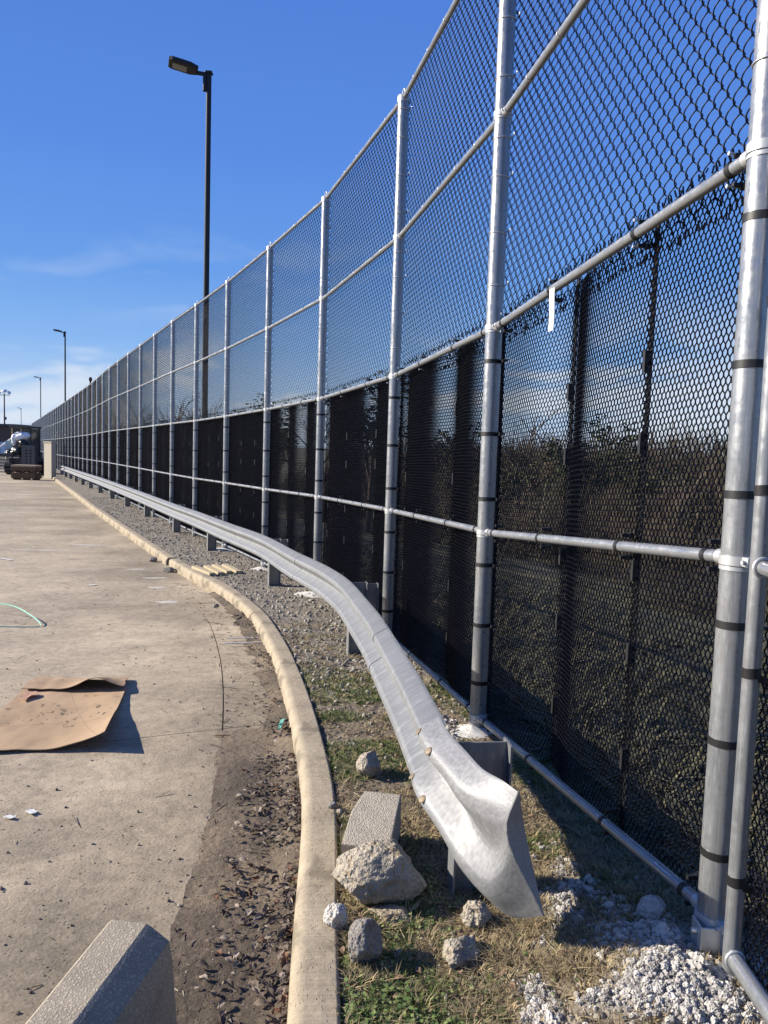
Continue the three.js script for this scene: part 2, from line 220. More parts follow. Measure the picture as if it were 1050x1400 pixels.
M.barrier = std({ vertexColors: true, map: tex(768, 768, (u, v) => { const a = specks(u, v, 55, 161, 0.7, 0.5), b = specks(u, v, 90, 164, 0.5, 0.45), m = fbm(u * 6, v * 6, 4, 162, 6), f = vnoise(u * 200, v * 200, 163, 200); let k = 0.68 + 0.35 * (m - 0.5) + 0.25 * (f - 0.5) + 0.32 * a * (0.5 + hash2(Math.floor(u * 55), Math.floor(v * 55), 5) * 0.8) + 0.2 * b; return [0.45 * k, 0.385 * k, 0.285 * k]; }, true, [2, 2]), bumpMap: tex(768, 768, (u, v) => 0.3 + 0.4 * specks(u, v, 55, 161, 0.7, 0.5) + 0.25 * specks(u, v, 90, 164, 0.5, 0.45), false, [2, 2]), bumpScale: 0.0018, roughness: 0.95 });
M.cast = std({ color: rgb(0.52, 0.47, 0.37), roughness: 0.95 });
M.spill = std({ color: rgb(0.58, 0.57, 0.54), roughness: 1 });
M.wood = std({ map: tex(256, 512, (u, v) => { const g = fbm(u * 30, v * 3, 4, 171, 30, 3); const k = 0.9 + 0.5 * (g - 0.5); return [0.49 * k, 0.41 * k, 0.26 * k]; }, true, [6, 1]), roughness: 0.85 });
M.woodDark = std({ color: rgb(0.13, 0.085, 0.05), roughness: 0.9 });
M.smear = std({ color: rgb(0.50, 0.47, 0.42), roughness: 1 });
M.paper = std({ color: rgb(0.66, 0.66, 0.64), roughness: 0.9, side: THREE.DoubleSide });
M.green = std({ color: rgb(0.22, 0.58, 0.44), roughness: 0.35, side: THREE.DoubleSide });
M.machine = std({ color: rgb(0.035, 0.035, 0.037), roughness: 0.55 }); M.machineSteel = std({ color: rgb(0.09, 0.09, 0.095), roughness: 0.5, metalness: 0.5 });
M.rubber = std({ color: rgb(0.02, 0.02, 0.02), roughness: 0.9 }); M.tarp = std({ color: rgb(0.78, 0.79, 0.8), roughness: 0.7 }); M.pane = std({ color: rgb(0.30, 0.42, 0.45), roughness: 0.12 });
M.blackBag = std({ color: rgb(0.02, 0.02, 0.022), roughness: 0.3 }); M.timber = std({ color: rgb(0.36, 0.28, 0.18), roughness: 0.9 });
M.brick = std({ color: rgb(0.16, 0.105, 0.075), roughness: 0.95 }); M.roof = std({ color: rgb(0.12, 0.10, 0.09), roughness: 0.9 }); M.window = std({ color: rgb(0.05, 0.06, 0.07), roughness: 0.15 });
M.inst = std({ color: 0xffffff, roughness: 0.95 }); M.instLeaf = std({ color: 0xffffff, roughness: 0.85, side: THREE.DoubleSide });
M.bark = std({ color: rgb(0.11, 0.085, 0.065), roughness: 1 });

// ------------------------------------------------------------------ the lie of the land: heights and the lines that run along the road
const KD = [-50, 3.5, 4.7, 7, 9.6, 11.8, 16.3, 23.2, 30, 38, 60, 110, 400], KR = [0, 0, -.02, -.09, -.15, -.2, -.27, -.32, -.37, -.47, -.7, -1.0, -2.5];
function R(d) { if (d <= KD[0]) return 0; let k = 0; while (k < KD.length - 2 && d > KD[k + 1]) k++; return lerp(KR[k], KR[k + 1], clamp((d - KD[k]) / (KD[k + 1] - KD[k]), 0, 1)); }
const kerbX = interp([[-6, 0.5], [-2, 0.12], [1, -.16], [2.1, -.235], [2.66, -.28], [3.4, -.33], [3.96, -.40], [4.95, -.58], [5.9, -.78], [6.8, -1.0], [7.94, -1.33], [8.48, -1.52], [9.76, -2.07], [11.82, -3.17], [15.86, -5.16], [25, -9.7], [44, -18.9], [160, -75]]);
const fenceX = interp([[-4, 2.3], [1, 1.34], [2.345, 1.09], [4.65, .62], [7.02, .06], [9.616, -.823], [11.81, -1.829], [14.14, -2.93], [18.5, -5.12], [23.2, -7.42], [30.3, -10.93], [38.15, -14.7], [60, -25.6], [105, -48], [160, -75.5]]);
const guardX = interp([[2.87, .265], [3.52, .185], [4.22, .09], [4.81, .01], [5.48, -.10], [6.48, -.28], [7.35, -.52], [8.51, -.95], [10.46, -1.64], [12.83, -2.72], [14.76, -3.60], [17.2, -4.79], [22.2, -7.23], [52.6, -22.3]]);
const GUT = 0.44, jointX = d => kerbX(d) - GUT;
function groundY(x, d) {                                      // the verge between kerb and fence, and the bank behind it
  const q = x - fenceX(d), near = sst(3.4, 2.3, d);
  let y = R(d) + 0.112 + near * 0.12 * sst(0.15, 1.0, x) + 0.05 * near * Math.exp(-((x - 0.85) ** 2 + (d - 2.15) ** 2) / 0.09);
  y += 0.022 * (fbm(x * 4 + 9, d * 4, 4, 201) - 0.5) * sst(0, 0.25, x - kerbX(d) - 0.155);
  if (q > 0.6) { const s = q - 0.6; y -= 0.10 * s * sst(0, 6, s) * (s < 26 ? 1 : 26 / s) + (s > 26 ? (s - 26) * 0.01 : 0); y += (fbm(x * 0.35, d * 0.35, 4, 207) - 0.5) * 0.7 * sst(2, 8, s); }
  return y;
}

// ------------------------------------------------------------------ road: concrete slabs with open joints, and a gutter strip along the kerb
{
  const joints = [-8.5, -4.2, 0.1, 5.28, 10.3, 14.8, 19.3, 23.8, 28.3, 33, 38, 43, 48, 54, 60, 70, 80];   // where each cross joint meets x = 0; it falls back by 0.47 m per metre to the left
  const SL = 0.45, gap = 0.0045;
  const xs = [-90, -40, -20, -14, -10, -8]; for (let x = -7; x <= 1.2; x += 0.25) xs.push(x);
  const ds = []; for (let d = -6; d < 14; d += 0.25) ds.push(d); for (let d = 14; d < 40; d += 1) ds.push(d); for (let d = 40; d <= 150; d += 5) ds.push(d); for (const k of KD) if (k > -6 && k < 150 && !ds.some(d => Math.abs(d - k) < 1e-6)) ds.push(k); ds.sort((a, b) => a - b);
  const clip = (poly, a, b, c) => { const o = []; for (let i = 0; i < poly.length; i++) { const p = poly[i], q = poly[(i + 1) % poly.length], fp = a * p[0] + b * p[1] - c, fq = a * q[0] + b * q[1] - c; if (fp >= 0) o.push(p); if ((fp >= 0) !== (fq >= 0)) { const t = fp / (fp - fq); o.push([p[0] + (q[0] - p[0]) * t, p[1] + (q[1] - p[1]) * t]); } } return o; };
  const stain = (x, d) => { const o = d - 0; let k = 0.98 + 0.34 * (fbm(x * 0.9, d * 0.55, 4, 301) - 0.5) + 0.22 * (fbm(x * 3, d * 3, 3, 302) - 0.5);
    const t = kerbX(d) - x; k *= 1 - 0.3 * sst(1.25, 0.3, t) * sst(0.3, 0.62, fbm(x * 2 + 5, d * 1.4, 3, 303));            // dirt washed to the gutter
    k *= 1 - 0.34 * sst(0.46, 0.66, fbm(x * 1.7, d * 1.7, 4, 305)) * sst(5, 3.4, d);                                       // mud near the barrier
    k *= 1 - 0.2 * sst(0.48, 0.66, fbm(x * 0.4 + 40, d * 1.3, 4, 306)) * sst(4.5, 7, o); k *= 1 + 0.14 * sst(0.55, 0.7, fbm(x * 0.8 + 11, d * 0.8, 4, 308)); k *= 1 - 0.3 * sst(0.62, 0.72, fbm(x * 2.6 + 3, d * 2.2, 4, 309)) * sst(6, 4, d);
    const w = 0.05 * sst(8, 20, d); return [k * (1 - w), k * (1 - w), k * (1 - w * 1.5)]; };
  const road = new THREE.Group(); road.name = numbered('road'); road.userData = { kind: 'structure' }; scene.add(road);
  part('joint_bed', grid(1, ds.length - 1, (u, v, i, j) => { const d = ds[j]; return { x: i ? kerbX(d) + 0.05 : -90, y: R(d) - 0.02, z: -d }; }), M.joint, road);
  const emit = (polys) => { const pos = [], col = [], uv = [];
    const put = (p, h = 0) => { pos.push(p[0], R(p[1]) + h, -p[1]); col.push(...stain(p[0], p[1])); uv.push(p[0], p[1]); };
    for (const q of polys) { for (let i = 1; i < q.length - 1; i++) { put(q[0]); put(q[i]); put(q[i + 1]); }
      for (let i = 0; i < q.length; i++) if (q[i].e && q[(i + 1) % q.length].e) { const a = q[i], b = q[(i + 1) % q.length]; put(a); put(a, -0.02); put(b); put(b); put(a, -0.02); put(b, -0.02); } }
    const g = new THREE.BufferGeometry(); g.setAttribute('position', new THREE.Float32BufferAttribute(pos, 3)); g.setAttribute('color', new THREE.Float32BufferAttribute(col, 3)); g.setAttribute('uv', new THREE.Float32BufferAttribute(uv, 2)); g.computeVertexNormals(); return g; };
  for (const strip of [0, 1]) for (let k = 0; k < joints.length - 1; k++) {
    const polys = [];
    for (let j = 0; j < ds.length - 1; j++) { const d0 = ds[j], d1 = ds[j + 1]; if (d1 < joints[k] - 45 || d0 > joints[k + 1] + 4) continue;
      const L = strip ? jointX : null, Rr = strip ? (d => kerbX(d) + 0.02) : jointX;
      for (let i = 0; i < xs.length - 1; i++) { let q = [[xs[i], d0], [xs[i + 1], d0], [xs[i + 1], d1], [xs[i], d1]];
        if (xs[i] > Math.max(Rr(d0), Rr(d1)) || (L && xs[i + 1] < Math.min(L(d0), L(d1)))) continue;
        const side = (f, off, sgn) => { const a = f(d0) + off, b = f(d1) + off, s = (b - a) / (d1 - d0); q = clip(q, -sgn, sgn * s, sgn * (s * d0 - a)); };
        side(Rr, strip ? 0 : -gap, 1); if (q.length > 2 && L) side(L, gap, -1);
        if (q.length > 2) q = clip(q, -SL, 1, joints[k] + gap); if (q.length > 2) q = clip(q, SL, -1, -(joints[k + 1] - gap));
        if (q.length < 3) continue;
        for (const p of q) if (Math.abs(p[1] - SL * p[0] - joints[k] - gap) < 1e-5 || Math.abs(p[1] - SL * p[0] - joints[k + 1] + gap) < 1e-5 || Math.abs(p[0] - lerp(jointX(d0), jointX(d1), (p[1] - d0) / (d1 - d0)) - (strip ? gap : -gap)) < 1e-5) p.e = 1;
        polys.push(q); } }
    if (polys.length) part(strip ? 'gutter_slab' : 'road_slab', emit(polys), M.road, road);
  }
}
// ------------------------------------------------------------------ kerb, cast in lengths
{
  const kerb = new THREE.Group(); kerb.name = numbered('kerb'); kerb.userData = { kind: 'structure' }; scene.add(kerb);
  const prof = [[-.155, -.06], [.0, -.06], [.008, .0], [.003, .088], [-.003, .106], [-.014, .120], [-.030, .129], [-.05, .132], [-.14, .131], [-.150, .127], [-.155, .118]];
  const cuts = [-5, -1.4, 1.75, 4.93, 8.15, 12.6]; for (let d = 15.8; d < 48; d += 3) cuts.push(d);
  for (let k = 0; k < cuts.length - 1; k++) {
    const a = cuts[k] + 0.006, b = cuts[k + 1] - (k === 4 ? 0.16 : 0.006), n = Math.max(6, Math.round((b - a) / 0.12)), path = [];
    const jog = 0.006 * (hash2(k, 3, 77) - 0.5);
    for (let i = 0; i <= n; i++) { const d = lerp(a, b, i / n); path.push(V(kerbX(d) + jog + 0.010 * (fbm(d * 0.9, k, 2, 88) - 0.5), R(d) + jog + 0.005 * (fbm(d * 0.8, k + 9, 2, 89) - 0.5), d)); }
    part('kerb_length', sweep(path, prof), M.kerb, kerb);
  }
}
// ------------------------------------------------------------------ verge, bank and far ground
function vergeColor(q) {
  const x = q.x, d = -q.z, n = fbm(x * 2.2, d * 2.2, 4, 221), m = fbm(x * 9, d * 9, 3, 222);
  const soil = [.235, .185, .125], grey = [.28, .245, .2], moss = [.14, .145, .055], pale = [.46, .435, .395];
  let c = soil.map((s, i) => lerp(s, grey[i], clamp(sst(4.4, 6.5, d) * 0.85 + (m - 0.5) * 0.7, 0, 1)));
  const mo = sst(0.46, 0.6, n) * sst(7.2, 5.2, d) * 0.8; c = c.map((s, i) => lerp(s, moss[i], mo));
  const wh = Math.pow(rubbleMask(x, d), 0.5); c = c.map((s, i) => lerp(s, pale[i], wh));
  return c.map(v => v * (0.85 + 0.4 * m));
}
function rubbleMask(x, d) { // the white heap round the end post
  const g = (X, D, rx, rd) => Math.exp(-(((x - X) / rx) ** 2 + ((d - D) / rd) ** 2)), a = g(0.93, 2.16, 0.185, 0.26) * 1.8, b = g(0.80, 2.72, 0.2, 0.3) * 0.95, c = g(0.50, 2.14, 0.075, 0.2) * 1.15 + g(0.4, 4.6, 0.16, 0.4) * 1.1;
  return clamp((a + b + c) * 1.15 - 0.45 + (fbm(x * 9, d * 9, 4, 231) - 0.5) * 2.0, 0, 1); }
{
  const ds = []; for (let d = -4; d < 1.6; d += 0.3) ds.push(d); for (let d = 1.6; d < 7; d += 0.022) ds.push(d); for (let d = 7; d < 16; d += 0.06) ds.push(d); for (let d = 16; d < 62; d += 0.5) ds.push(d);
  const nu = 100;
  structure('verge', grid(nu, ds.length - 1, (u, v, i, j) => { const d = ds[j], a = kerbX(d) + 0.148, b = fenceX(d) + 1.0, x = lerp(a, b, Math.pow(u, 1.0)); const rub = d < 4 && x > 0.2 ? rubbleMask(x, d) : 0;
    let y = groundY(x, d) + 0.012 * (fbm(x * 22, d * 22, 3, 241) - 0.5) + rub * (0.05 * (fbm(x * 14, d * 14, 4, 242) - 0.35) + 0.012 * (fbm(x * 60, d * 60, 2, 243) - 0.5)); if (u === 0) y -= 0.05; return { x, y, z: -d }; }, vergeColor), M.soil);
  const hillD = []; for (let d = -40; d < 50; d += 0.8) hillD.push(d); for (let d = 50; d <= 400; d += 12) hillD.push(d);
  structure('bank', grid(70, hillD.length - 1, (u, v, i, j) => { const d = hillD[j], x = fenceX(d) + 0.9 + 220 * u * u; return { x, y: groundY(x, d) - (i === 0 ? 0.03 : 0), z: -d }; }, q => { const n = fbm(q.x * 0.5, q.z * 0.5, 4, 251), m = fbm(q.x * 3, q.z * 3, 3, 252); const c = [lerp(.19, .09, n), lerp(.165, .092, n), lerp(.098, .044, n)]; return c.map(v => v * (0.7 + 0.6 * m)); }), M.soil);
  structure('ground', (() => { const g = new THREE.CircleGeometry(3000, 64); g.rotateX(-Math.PI / 2); g.translate(0, -7, 0); g.setAttribute('color', new THREE.Float32BufferAttribute(new Float32Array(g.attributes.position.count * 3).map((_, i) => [.15, .13, .075][i % 3]), 3)); return g; })(), M.soil);
}
// damp dirt lying over the gutter
{
  const n = 40, ds = []; for (let d = 0.5; d < 10; d += 0.03) ds.push(d);
  single('dirt', grid(n, ds.length - 1, (u, v, i, j) => { const d = ds[j], t = u * 0.8, x = kerbX(d) - 0.004 - t; const wide = lerp(0.15 + 0.14 * (fbm(d * 2, 1, 3, 265) - 0.5), 0.455, sst(4.95, 4.72, d)) * sst(9.6, 8.4, d);
    const edge = (wide - t) + (0.03 + 0.13 * sst(4.6, 5, d) + 0.08 * sst(3.6, 4.4, d)) * (fbm(x * 9, d * 9, 4, 261) - 0.5); return { x, y: R(d) + clamp(edge * 0.09, -0.012, 0.008) + 0.03 * sst(0.14, 0.0, t) * (0.4 + fbm(x * 9, d * 9, 3, 262)) + 0.003 * (fbm(x * 30, d * 30, 2, 263) - 0.5) - 0.0005, z: -d }; },
    q => { const m = fbm(-q.z * 6, q.x * 6, 4, 264), w = fbm(q.x * 3, q.z * 2, 3, 269); const k = 0.75 + 0.5 * m; return [lerp(.125, .21, sst(.45, .7, w)) * k, lerp(.095, .162, sst(.45, .7, w)) * k, lerp(.066, .108, sst(.45, .7, w)) * k]; }), M.damp, 'dark damp dirt spread over the gutter beside the kerb', 'dirt', null, 'stuff');
}

// ------------------------------------------------------------------ the fence
const LV = 1.219, POST_R = 0.05, RAIL_R = 0.0212;
const posts = [];
{
  const ds = [2.345, 4.65, 7.02, 9.616, 11.81, 14.14]; for (const d of ds) posts.push(d);
  let d = 14.14; while (d < 108) { let s = 0, dd = d; while (s < 2.46) { const n = dd + 0.02; s += Math.hypot(0.02, fenceX(n) - fenceX(dd)); dd = n; } d = dd; posts.push(d); }
}
const baseY = d => R(d) + 0.125 + 0.155 * sst(4.4, 2.3, d);     // level of the posts' foot; the rails count from here
const PT = posts.map(d => V(fenceX(d), baseY(d), d));
const NEAR = 10;                                                // bays built in full
function bayFrame(a, b) { const T = b.clone().sub(a); const L = Math.hypot(T.x, T.z), rise = T.y; const t = new THREE.Vector3(T.x / L, 0, T.z / L), n = new THREE.Vector3(-t.z, 0, t.x); if (n.x < 0) n.negate(); return { L, rise, t, n }; }
function zigzag(h, W, P, r, sides, depth, flip, rz) {           // one woven wire: flattened helix, height h, half a diamond to each side
  const pts = [], n = Math.round(h / P), A = W / 4 + r * 0.9, q = sides > 4 ? 5 : 3;
  for (let k = 0; k < n * 2; k++) { const s = (k % 2 === 1) !== flip ? 1 : -1;
    for (let i = 0; i < q; i++) { const f = i / q, e = 0.5 - 0.5 * Math.cos(Math.PI * f), x = lerp(f, e, 0.45); pts.push(new THREE.Vector3(s * A * (1 - 2 * x), (k + f) * P / 2, s * depth * Math.sin(Math.PI * f))); } }
  return wire(pts, r, sides, rz);
}
const UP = { W: 0.071, P: 0.088, h: 2.58, y0: 2.385 }, LO = { W: 0.027, P: 0.047, h: 2.46, y0: 0.03 };
UP.A = zigzag(UP.h, UP.W, UP.P, 0.0027, 5, -0.011, false); UP.B = zigzag(UP.h, UP.W, UP.P, 0.0027, 5, -0.011, true);
LO.A = zigzag(LO.h, LO.W, LO.P, 0.0014, 4, -0.003, false, 0.0032); LO.B = zigzag(LO.h, LO.W, LO.P, 0.0014, 4, -0.003, true, 0.0032);
const LO2 = { ...LO, A: zigzag(LO.h, LO.W, LO.P, 0.0020, 4, -0.003, false, 0.0062), B: zigzag(LO.h, LO.W, LO.P, 0.0020, 4, -0.003, true, 0.0062) }, LO1 = { ...LO, A: zigzag(LO.h, LO.W, LO.P, 0.0017, 4, -0.003, false, 0.0046), B: zigzag(LO.h, LO.W, LO.P, 0.0017, 4, -0.003, true, 0.0046) };
function pickets(kind, a, b, off, bulge, parent, name, top) {
  const { L, rise, t, n } = bayFrame(a, b), step = kind.W / 2, cnt = Math.floor(L / step), mats = [[], []];
  const upv = new THREE.Vector3(0, 1, 0);
  const put = (i, s, extra, dy) => { const o = off + extra + (bulge ? bulge(s / L) : 0), slope = bulge ? (bulge(s / L + 0.004) - bulge(s / L - 0.004)) / (0.008 * L) : 0;
    const T2 = t.clone().addScaledVector(n, slope).normalize(), N2 = new THREE.Vector3().crossVectors(T2, upv).normalize(); if (N2.dot(n) < 0) N2.negate();
    const p = a.clone().addScaledVector(t, s).addScaledVector(n, o); p.y = a.y + rise * s / L + kind.y0 + dy;
    const X = N2.clone().cross(upv).negate().dot(T2) > 0 ? T2 : T2; const Z = new THREE.Vector3().crossVectors(X, upv);
    mats[i & 1].push(new THREE.Matrix4().makeBasis(X, upv, Z).setPosition(p)); };
  for (let i = 0; i < cnt; i++) put(i, (i + 0.5) * (L / cnt), 0, 0);
  if (kind !== UP && bulge && bulge.seams) for (const s of bulge.seams) for (let k = -1; k <= 2; k++) put(k + 2, s * L + k * step * 0.8 + 0.004, 0.014, 0.013);
  mats.forEach((m, k) => { if (!m.length) return; const im = new THREE.InstancedMesh(k ? kind.B : kind.A, M.vinyl, m.length); m.forEach((q, i) => im.setMatrixAt(i, q)); im.name = name; im.castShadow = im.receiveShadow = true; im.userData.kind = 'stuff'; parent.add(im); });
}
const ring = (r, h, sides = 20, open = false) => new THREE.CylinderGeometry(r, r, h, sides, 1, open);
function makePost(near, first) {
  const g = part('post', (() => { const c = new THREE.CylinderGeometry(POST_R, POST_R, 5.2, near ? 28 : 10, 1); const uv = c.attributes.uv; for (let i = 0; i < uv.count; i++) uv.setXY(i, uv.getX(i) * 0.31, uv.getY(i) * 5.2); c.translate(0, 2.25, 0); return c; })(), M.pipe, new THREE.Group());
  const cap = (() => { const d = new THREE.SphereGeometry(0.055, near ? 20 : 8, 6, 0, Math.PI * 2, 0, Math.PI / 2); d.scale(1, 0.55, 1); d.translate(0, 4.85, 0); const c = ring(0.056, 0.05); c.translate(0, 4.83, 0); const loop = new THREE.TorusGeometry(0.03, 0.006, 6, 16); loop.rotateY(0); loop.translate(0, 4.895, 0); return [d, c, loop]; })();
  part('cap', cap, M.zinc, g);
  const clamps = [0.075, LV, 2 * LV, 3 * LV].map(y => { const c = ring(POST_R + 0.005, 0.028, near ? 24 : 10), l = [c]; if (near) { const e = box(0.03, 0.03, 0.03, 0.062, 0, 0.008, 0.004), b = new THREE.CylinderGeometry(0.007, 0.007, 0.05, 8); b.rotateX(Math.PI / 2); b.translate(0.066, 0, 0.01); const c2 = ring(POST_R + 0.003, 0.012, 24); c2.translate(0, -0.024, 0); l.push(e, b, c2); } const q = merge(l); q.translate(0, y, 0); return q; });
  const straps = [-.93, -.57, -.2, .2, .59, 1.02].map((o, i) => { const y = LV + o, l = []; const c = ring(POST_R + 0.0025, 0.024, near ? 24 : 10); c.rotateZ(0.03 * Math.sin(i * 7)); l.push(c); if (near) l.push(box(0.04, 0.018, 0.012, POST_R * 0.6 + 0.03, 0, -POST_R * 0.75, 0.003), box(0.012, 0.012, 0.035, POST_R * 0.6 + 0.05, 0.004, -POST_R * 0.75 - 0.01)); const q = merge(l); q.translate(0, y, 0); return q; });
  const ties = [2.68, 2.98, 3.30, 3.52, 3.86, 4.18, 4.5, 4.74].map((y, i) => { const l = []; const tt = new THREE.TorusGeometry(POST_R + 0.002, 0.0034, 5, near ? 28 : 10); tt.rotateX(Math.PI / 2 + 0.12 * Math.sin(i * 5)); l.push(tt); if (near) { const e = new THREE.CylinderGeometry(0.0026, 0.0026, 0.04, 5); e.rotateZ(Math.PI / 2); e.translate(0.05, 0.008, -0.045); l.push(e); const e2 = new THREE.TorusGeometry(0.008, 0.0024, 4, 8); e2.translate(0.07, 0.012, -0.045); l.push(e2); } const q = merge(l); q.translate(0, y, 0); return q; });
  if (near) { clamps.forEach(c => part('clamp', c, M.zinc, g)); straps.forEach(c => part('strap', c, M.strap, g)); ties.forEach(c => part('wire_tie', c, M.tie, g)); }
  else { part('clamp', clamps, M.zinc, g, 'stuff'); part('strap', straps, M.strap, g, 'stuff'); part('wire_tie', ties, M.tie, g, 'stuff'); }
  return g;
}
{
  const fence = thing('chain_link_fence', 'tall galvanized fence with black mesh panels running along the verge behind the guardrail', 'fence');
  const protoN = makePost(true), protoF = makePost(false);
  PT.forEach((p, i) => { const o = (i < 9 ? protoN : protoF).clone(); o.position.copy(p); const { t } = bayFrame(PT[Math.min(i, PT.length - 2)], PT[Math.min(i, PT.length - 2) + 1]); o.rotation.y = Math.atan2(t.x, t.z) + Math.PI / 2; o.name = 'post'; fence.add(o); });
  const seamsOf = i => i === 0 ? [[0.30, 0, 0.0], [0.655, 0.07, 0.10]] : i === 1 ? [[0.40, 0.05, 0.10], [0.06, 0.03, 0.07], [0.90, 0.02, 0.05]] : i === 2 ? [[0.28, 0.04, 0.08], [0.62, 0, 0.0], [0.94, .03, .06]] : [[0.33, hash2(i, 1, 5) * 0.05, 0.09], [0.67, hash2(i, 2, 5) * 0.05, 0.08]];
  for (let i = 0; i < PT.length - 1; i++) {
    const a = PT[i], b = PT[i + 1], { L, rise, t, n } = bayFrame(a, b), near = i < NEAR;
    for (const [k, y] of [0.075, LV, 2 * LV, 3 * LV, 4.845].entries()) {
      const p = a.clone(), q = b.clone(); p.y += y; q.y += y; p.addScaledVector(t, k === 4 ? 0 : 0.055); q.addScaledVector(t, k === 4 ? 0 : -0.055);
      const rail = part('rail', tubeBetween(p, q, RAIL_R, near ? 16 : 8), M.rail, fence);
      if (i < 16) { const q2 = new THREE.Quaternion().setFromUnitVectors(new THREE.Vector3(0, 1, 0), q.clone().sub(p).normalize());
        const cup = []; if (k < 4) for (const [e, f] of [[p, 0.005], [q, -0.005]]) { const c = ring(RAIL_R + 0.004, 0.045, 14); c.applyQuaternion(q2); const w = e.clone().addScaledVector(t, f * 2); c.translate(w.x, w.y, w.z); cup.push(c); }
        if (cup.length) part('rail_end', cup, M.zinc, rail);
        if (k < 3) { const list = [0.045 / 1, 0.30, 0.655, 0.955].map(s => { const w = p.clone().lerp(q, s), c = ring(RAIL_R + 0.0025, 0.022, 14); c.applyQuaternion(q2); c.translate(w.x, w.y, w.z); const l = [c]; if (near) for (const dy of [-0.045, 0.045]) { const e = box(0.014, 0.014, 0.05); e.applyQuaternion(new THREE.Quaternion().setFromUnitVectors(new THREE.Vector3(0, 0, 1), n)); e.translate(w.x + n.x * 0.03, w.y + dy, w.z + n.z * 0.03); const h = ring(0.012, 0.02, 6); h.translate(w.x + n.x * 0.045, w.y + dy, w.z + n.z * 0.045); l.push(e, h); } return merge(l); });
          if (i < 4) { list.forEach(c => part('rail_strap', c, M.strap, rail)); if (k === 2) for (const s of [0.045, 0.30, 0.655, 0.955]) for (const dy of [-0.05, 0.05]) { const w = p.clone().lerp(q, s), e = new THREE.CylinderGeometry(0.004, 0.004, 0.045, 6), h = new THREE.CylinderGeometry(0.007, 0.007, 0.008, 6); h.translate(0, 0.022, 0); const m = merge([e, h]); m.applyQuaternion(new THREE.Quaternion().setFromUnitVectors(new THREE.Vector3(0, 1, 0), n.clone().negate())); m.translate(w.x + n.x * 0.01, w.y + dy, w.z + n.z * 0.01); part('hook_bolt', m, M.tie, rail); } } else part('rail_strap', list, M.strap, rail, 'stuff'); }
        else if (i < 8) [0.16, 0.33, 0.5, 0.67, 0.84].map(s => { const w = p.clone().lerp(q, s), c = new THREE.TorusGeometry(RAIL_R + 0.002, 0.0024, 5, 14); c.rotateX(Math.PI / 2); c.applyQuaternion(q2); c.translate(w.x, w.y, w.z); return c; }).forEach(c => part('wire_tie', c, M.tie, rail)); }
    }
    pickets(UP, a, b, 0.056, null, fence, 'chain_link_mesh');
    const sm = seamsOf(i), bulge = s => { let o = 0; for (const [c, amp, w] of sm) if (w) o += amp * Math.exp(-(((s - c) / w) ** 2)); return o; }; bulge.seams = sm.map(s => s[0]);
    pickets(i > 4 ? LO2 : i ? LO1 : LO, a, b, 0.060, bulge, fence, 'screen_mesh');
    if (i < 14) for (const s of bulge.seams) { const l = [], o = 0.075 + bulge(s); const w0 = a.clone().addScaledVector(t, s * L).addScaledVector(n, o); w0.y = a.y + rise * s;   // stiffening bar with clips along each seam
      const bar = box(0.028, 2.46, 0.006); bar.applyQuaternion(new THREE.Quaternion().setFromUnitVectors(new THREE.Vector3(1, 0, 0), t)); bar.translate(w0.x, w0.y + 1.28, w0.z); l.push(bar);
      for (let y = 0.35; y < 2.4; y += 0.41) { const c = box(0.018, 0.085, 0.02); c.applyQuaternion(new THREE.Quaternion().setFromUnitVectors(new THREE.Vector3(1, 0, 0), t)); c.translate(w0.x - n.x * 0.018, w0.y + y + 0.05 * Math.sin(i * 3 + y * 9), w0.z - n.z * 0.018); l.push(c); }
      part('seam_bar', l, M.strap, fence); }
    if (i < 12) { const c = [], Rr = rng(900 + i); for (let s = 0.03; s < 0.97; s += 0.012) { const w = a.clone().addScaledVector(t, s * L).addScaledVector(n, 0.055 + Rr() * 0.015); w.y = a.y + rise * s; for (const y of [2.52, 2.37]) { const e = box(0.005, 0.016 + Rr() * 0.030, 0.005); e.rotateZ((Rr() - 0.5) * 0.9); e.rotateX((Rr() - 0.5) * 0.9); e.translate(w.x, w.y + y + (y > 2.4 ? 1 : -1) * Rr() * 0.02, w.z); c.push(e); } } part('cut_wire_ends', c, M.vinyl, fence, 'stuff'); }
  }
  anchor(fence, PT[0].x, PT[0].y, posts[0]);
  // hinge and dusty foot of the end post belong to the gate
}
// white cloth strip on the mesh
single('cloth_strip', sheet(3, 10, (u, v) => V(0.765 + 0.012 * u + 0.002 * Math.sin(v * 5), 2.395 + 0.2 * v, 3.78 - 0.055 * u), 0.002), M.paper, 'white cloth strip hanging from a rail on the black mesh', 'cloth strip');

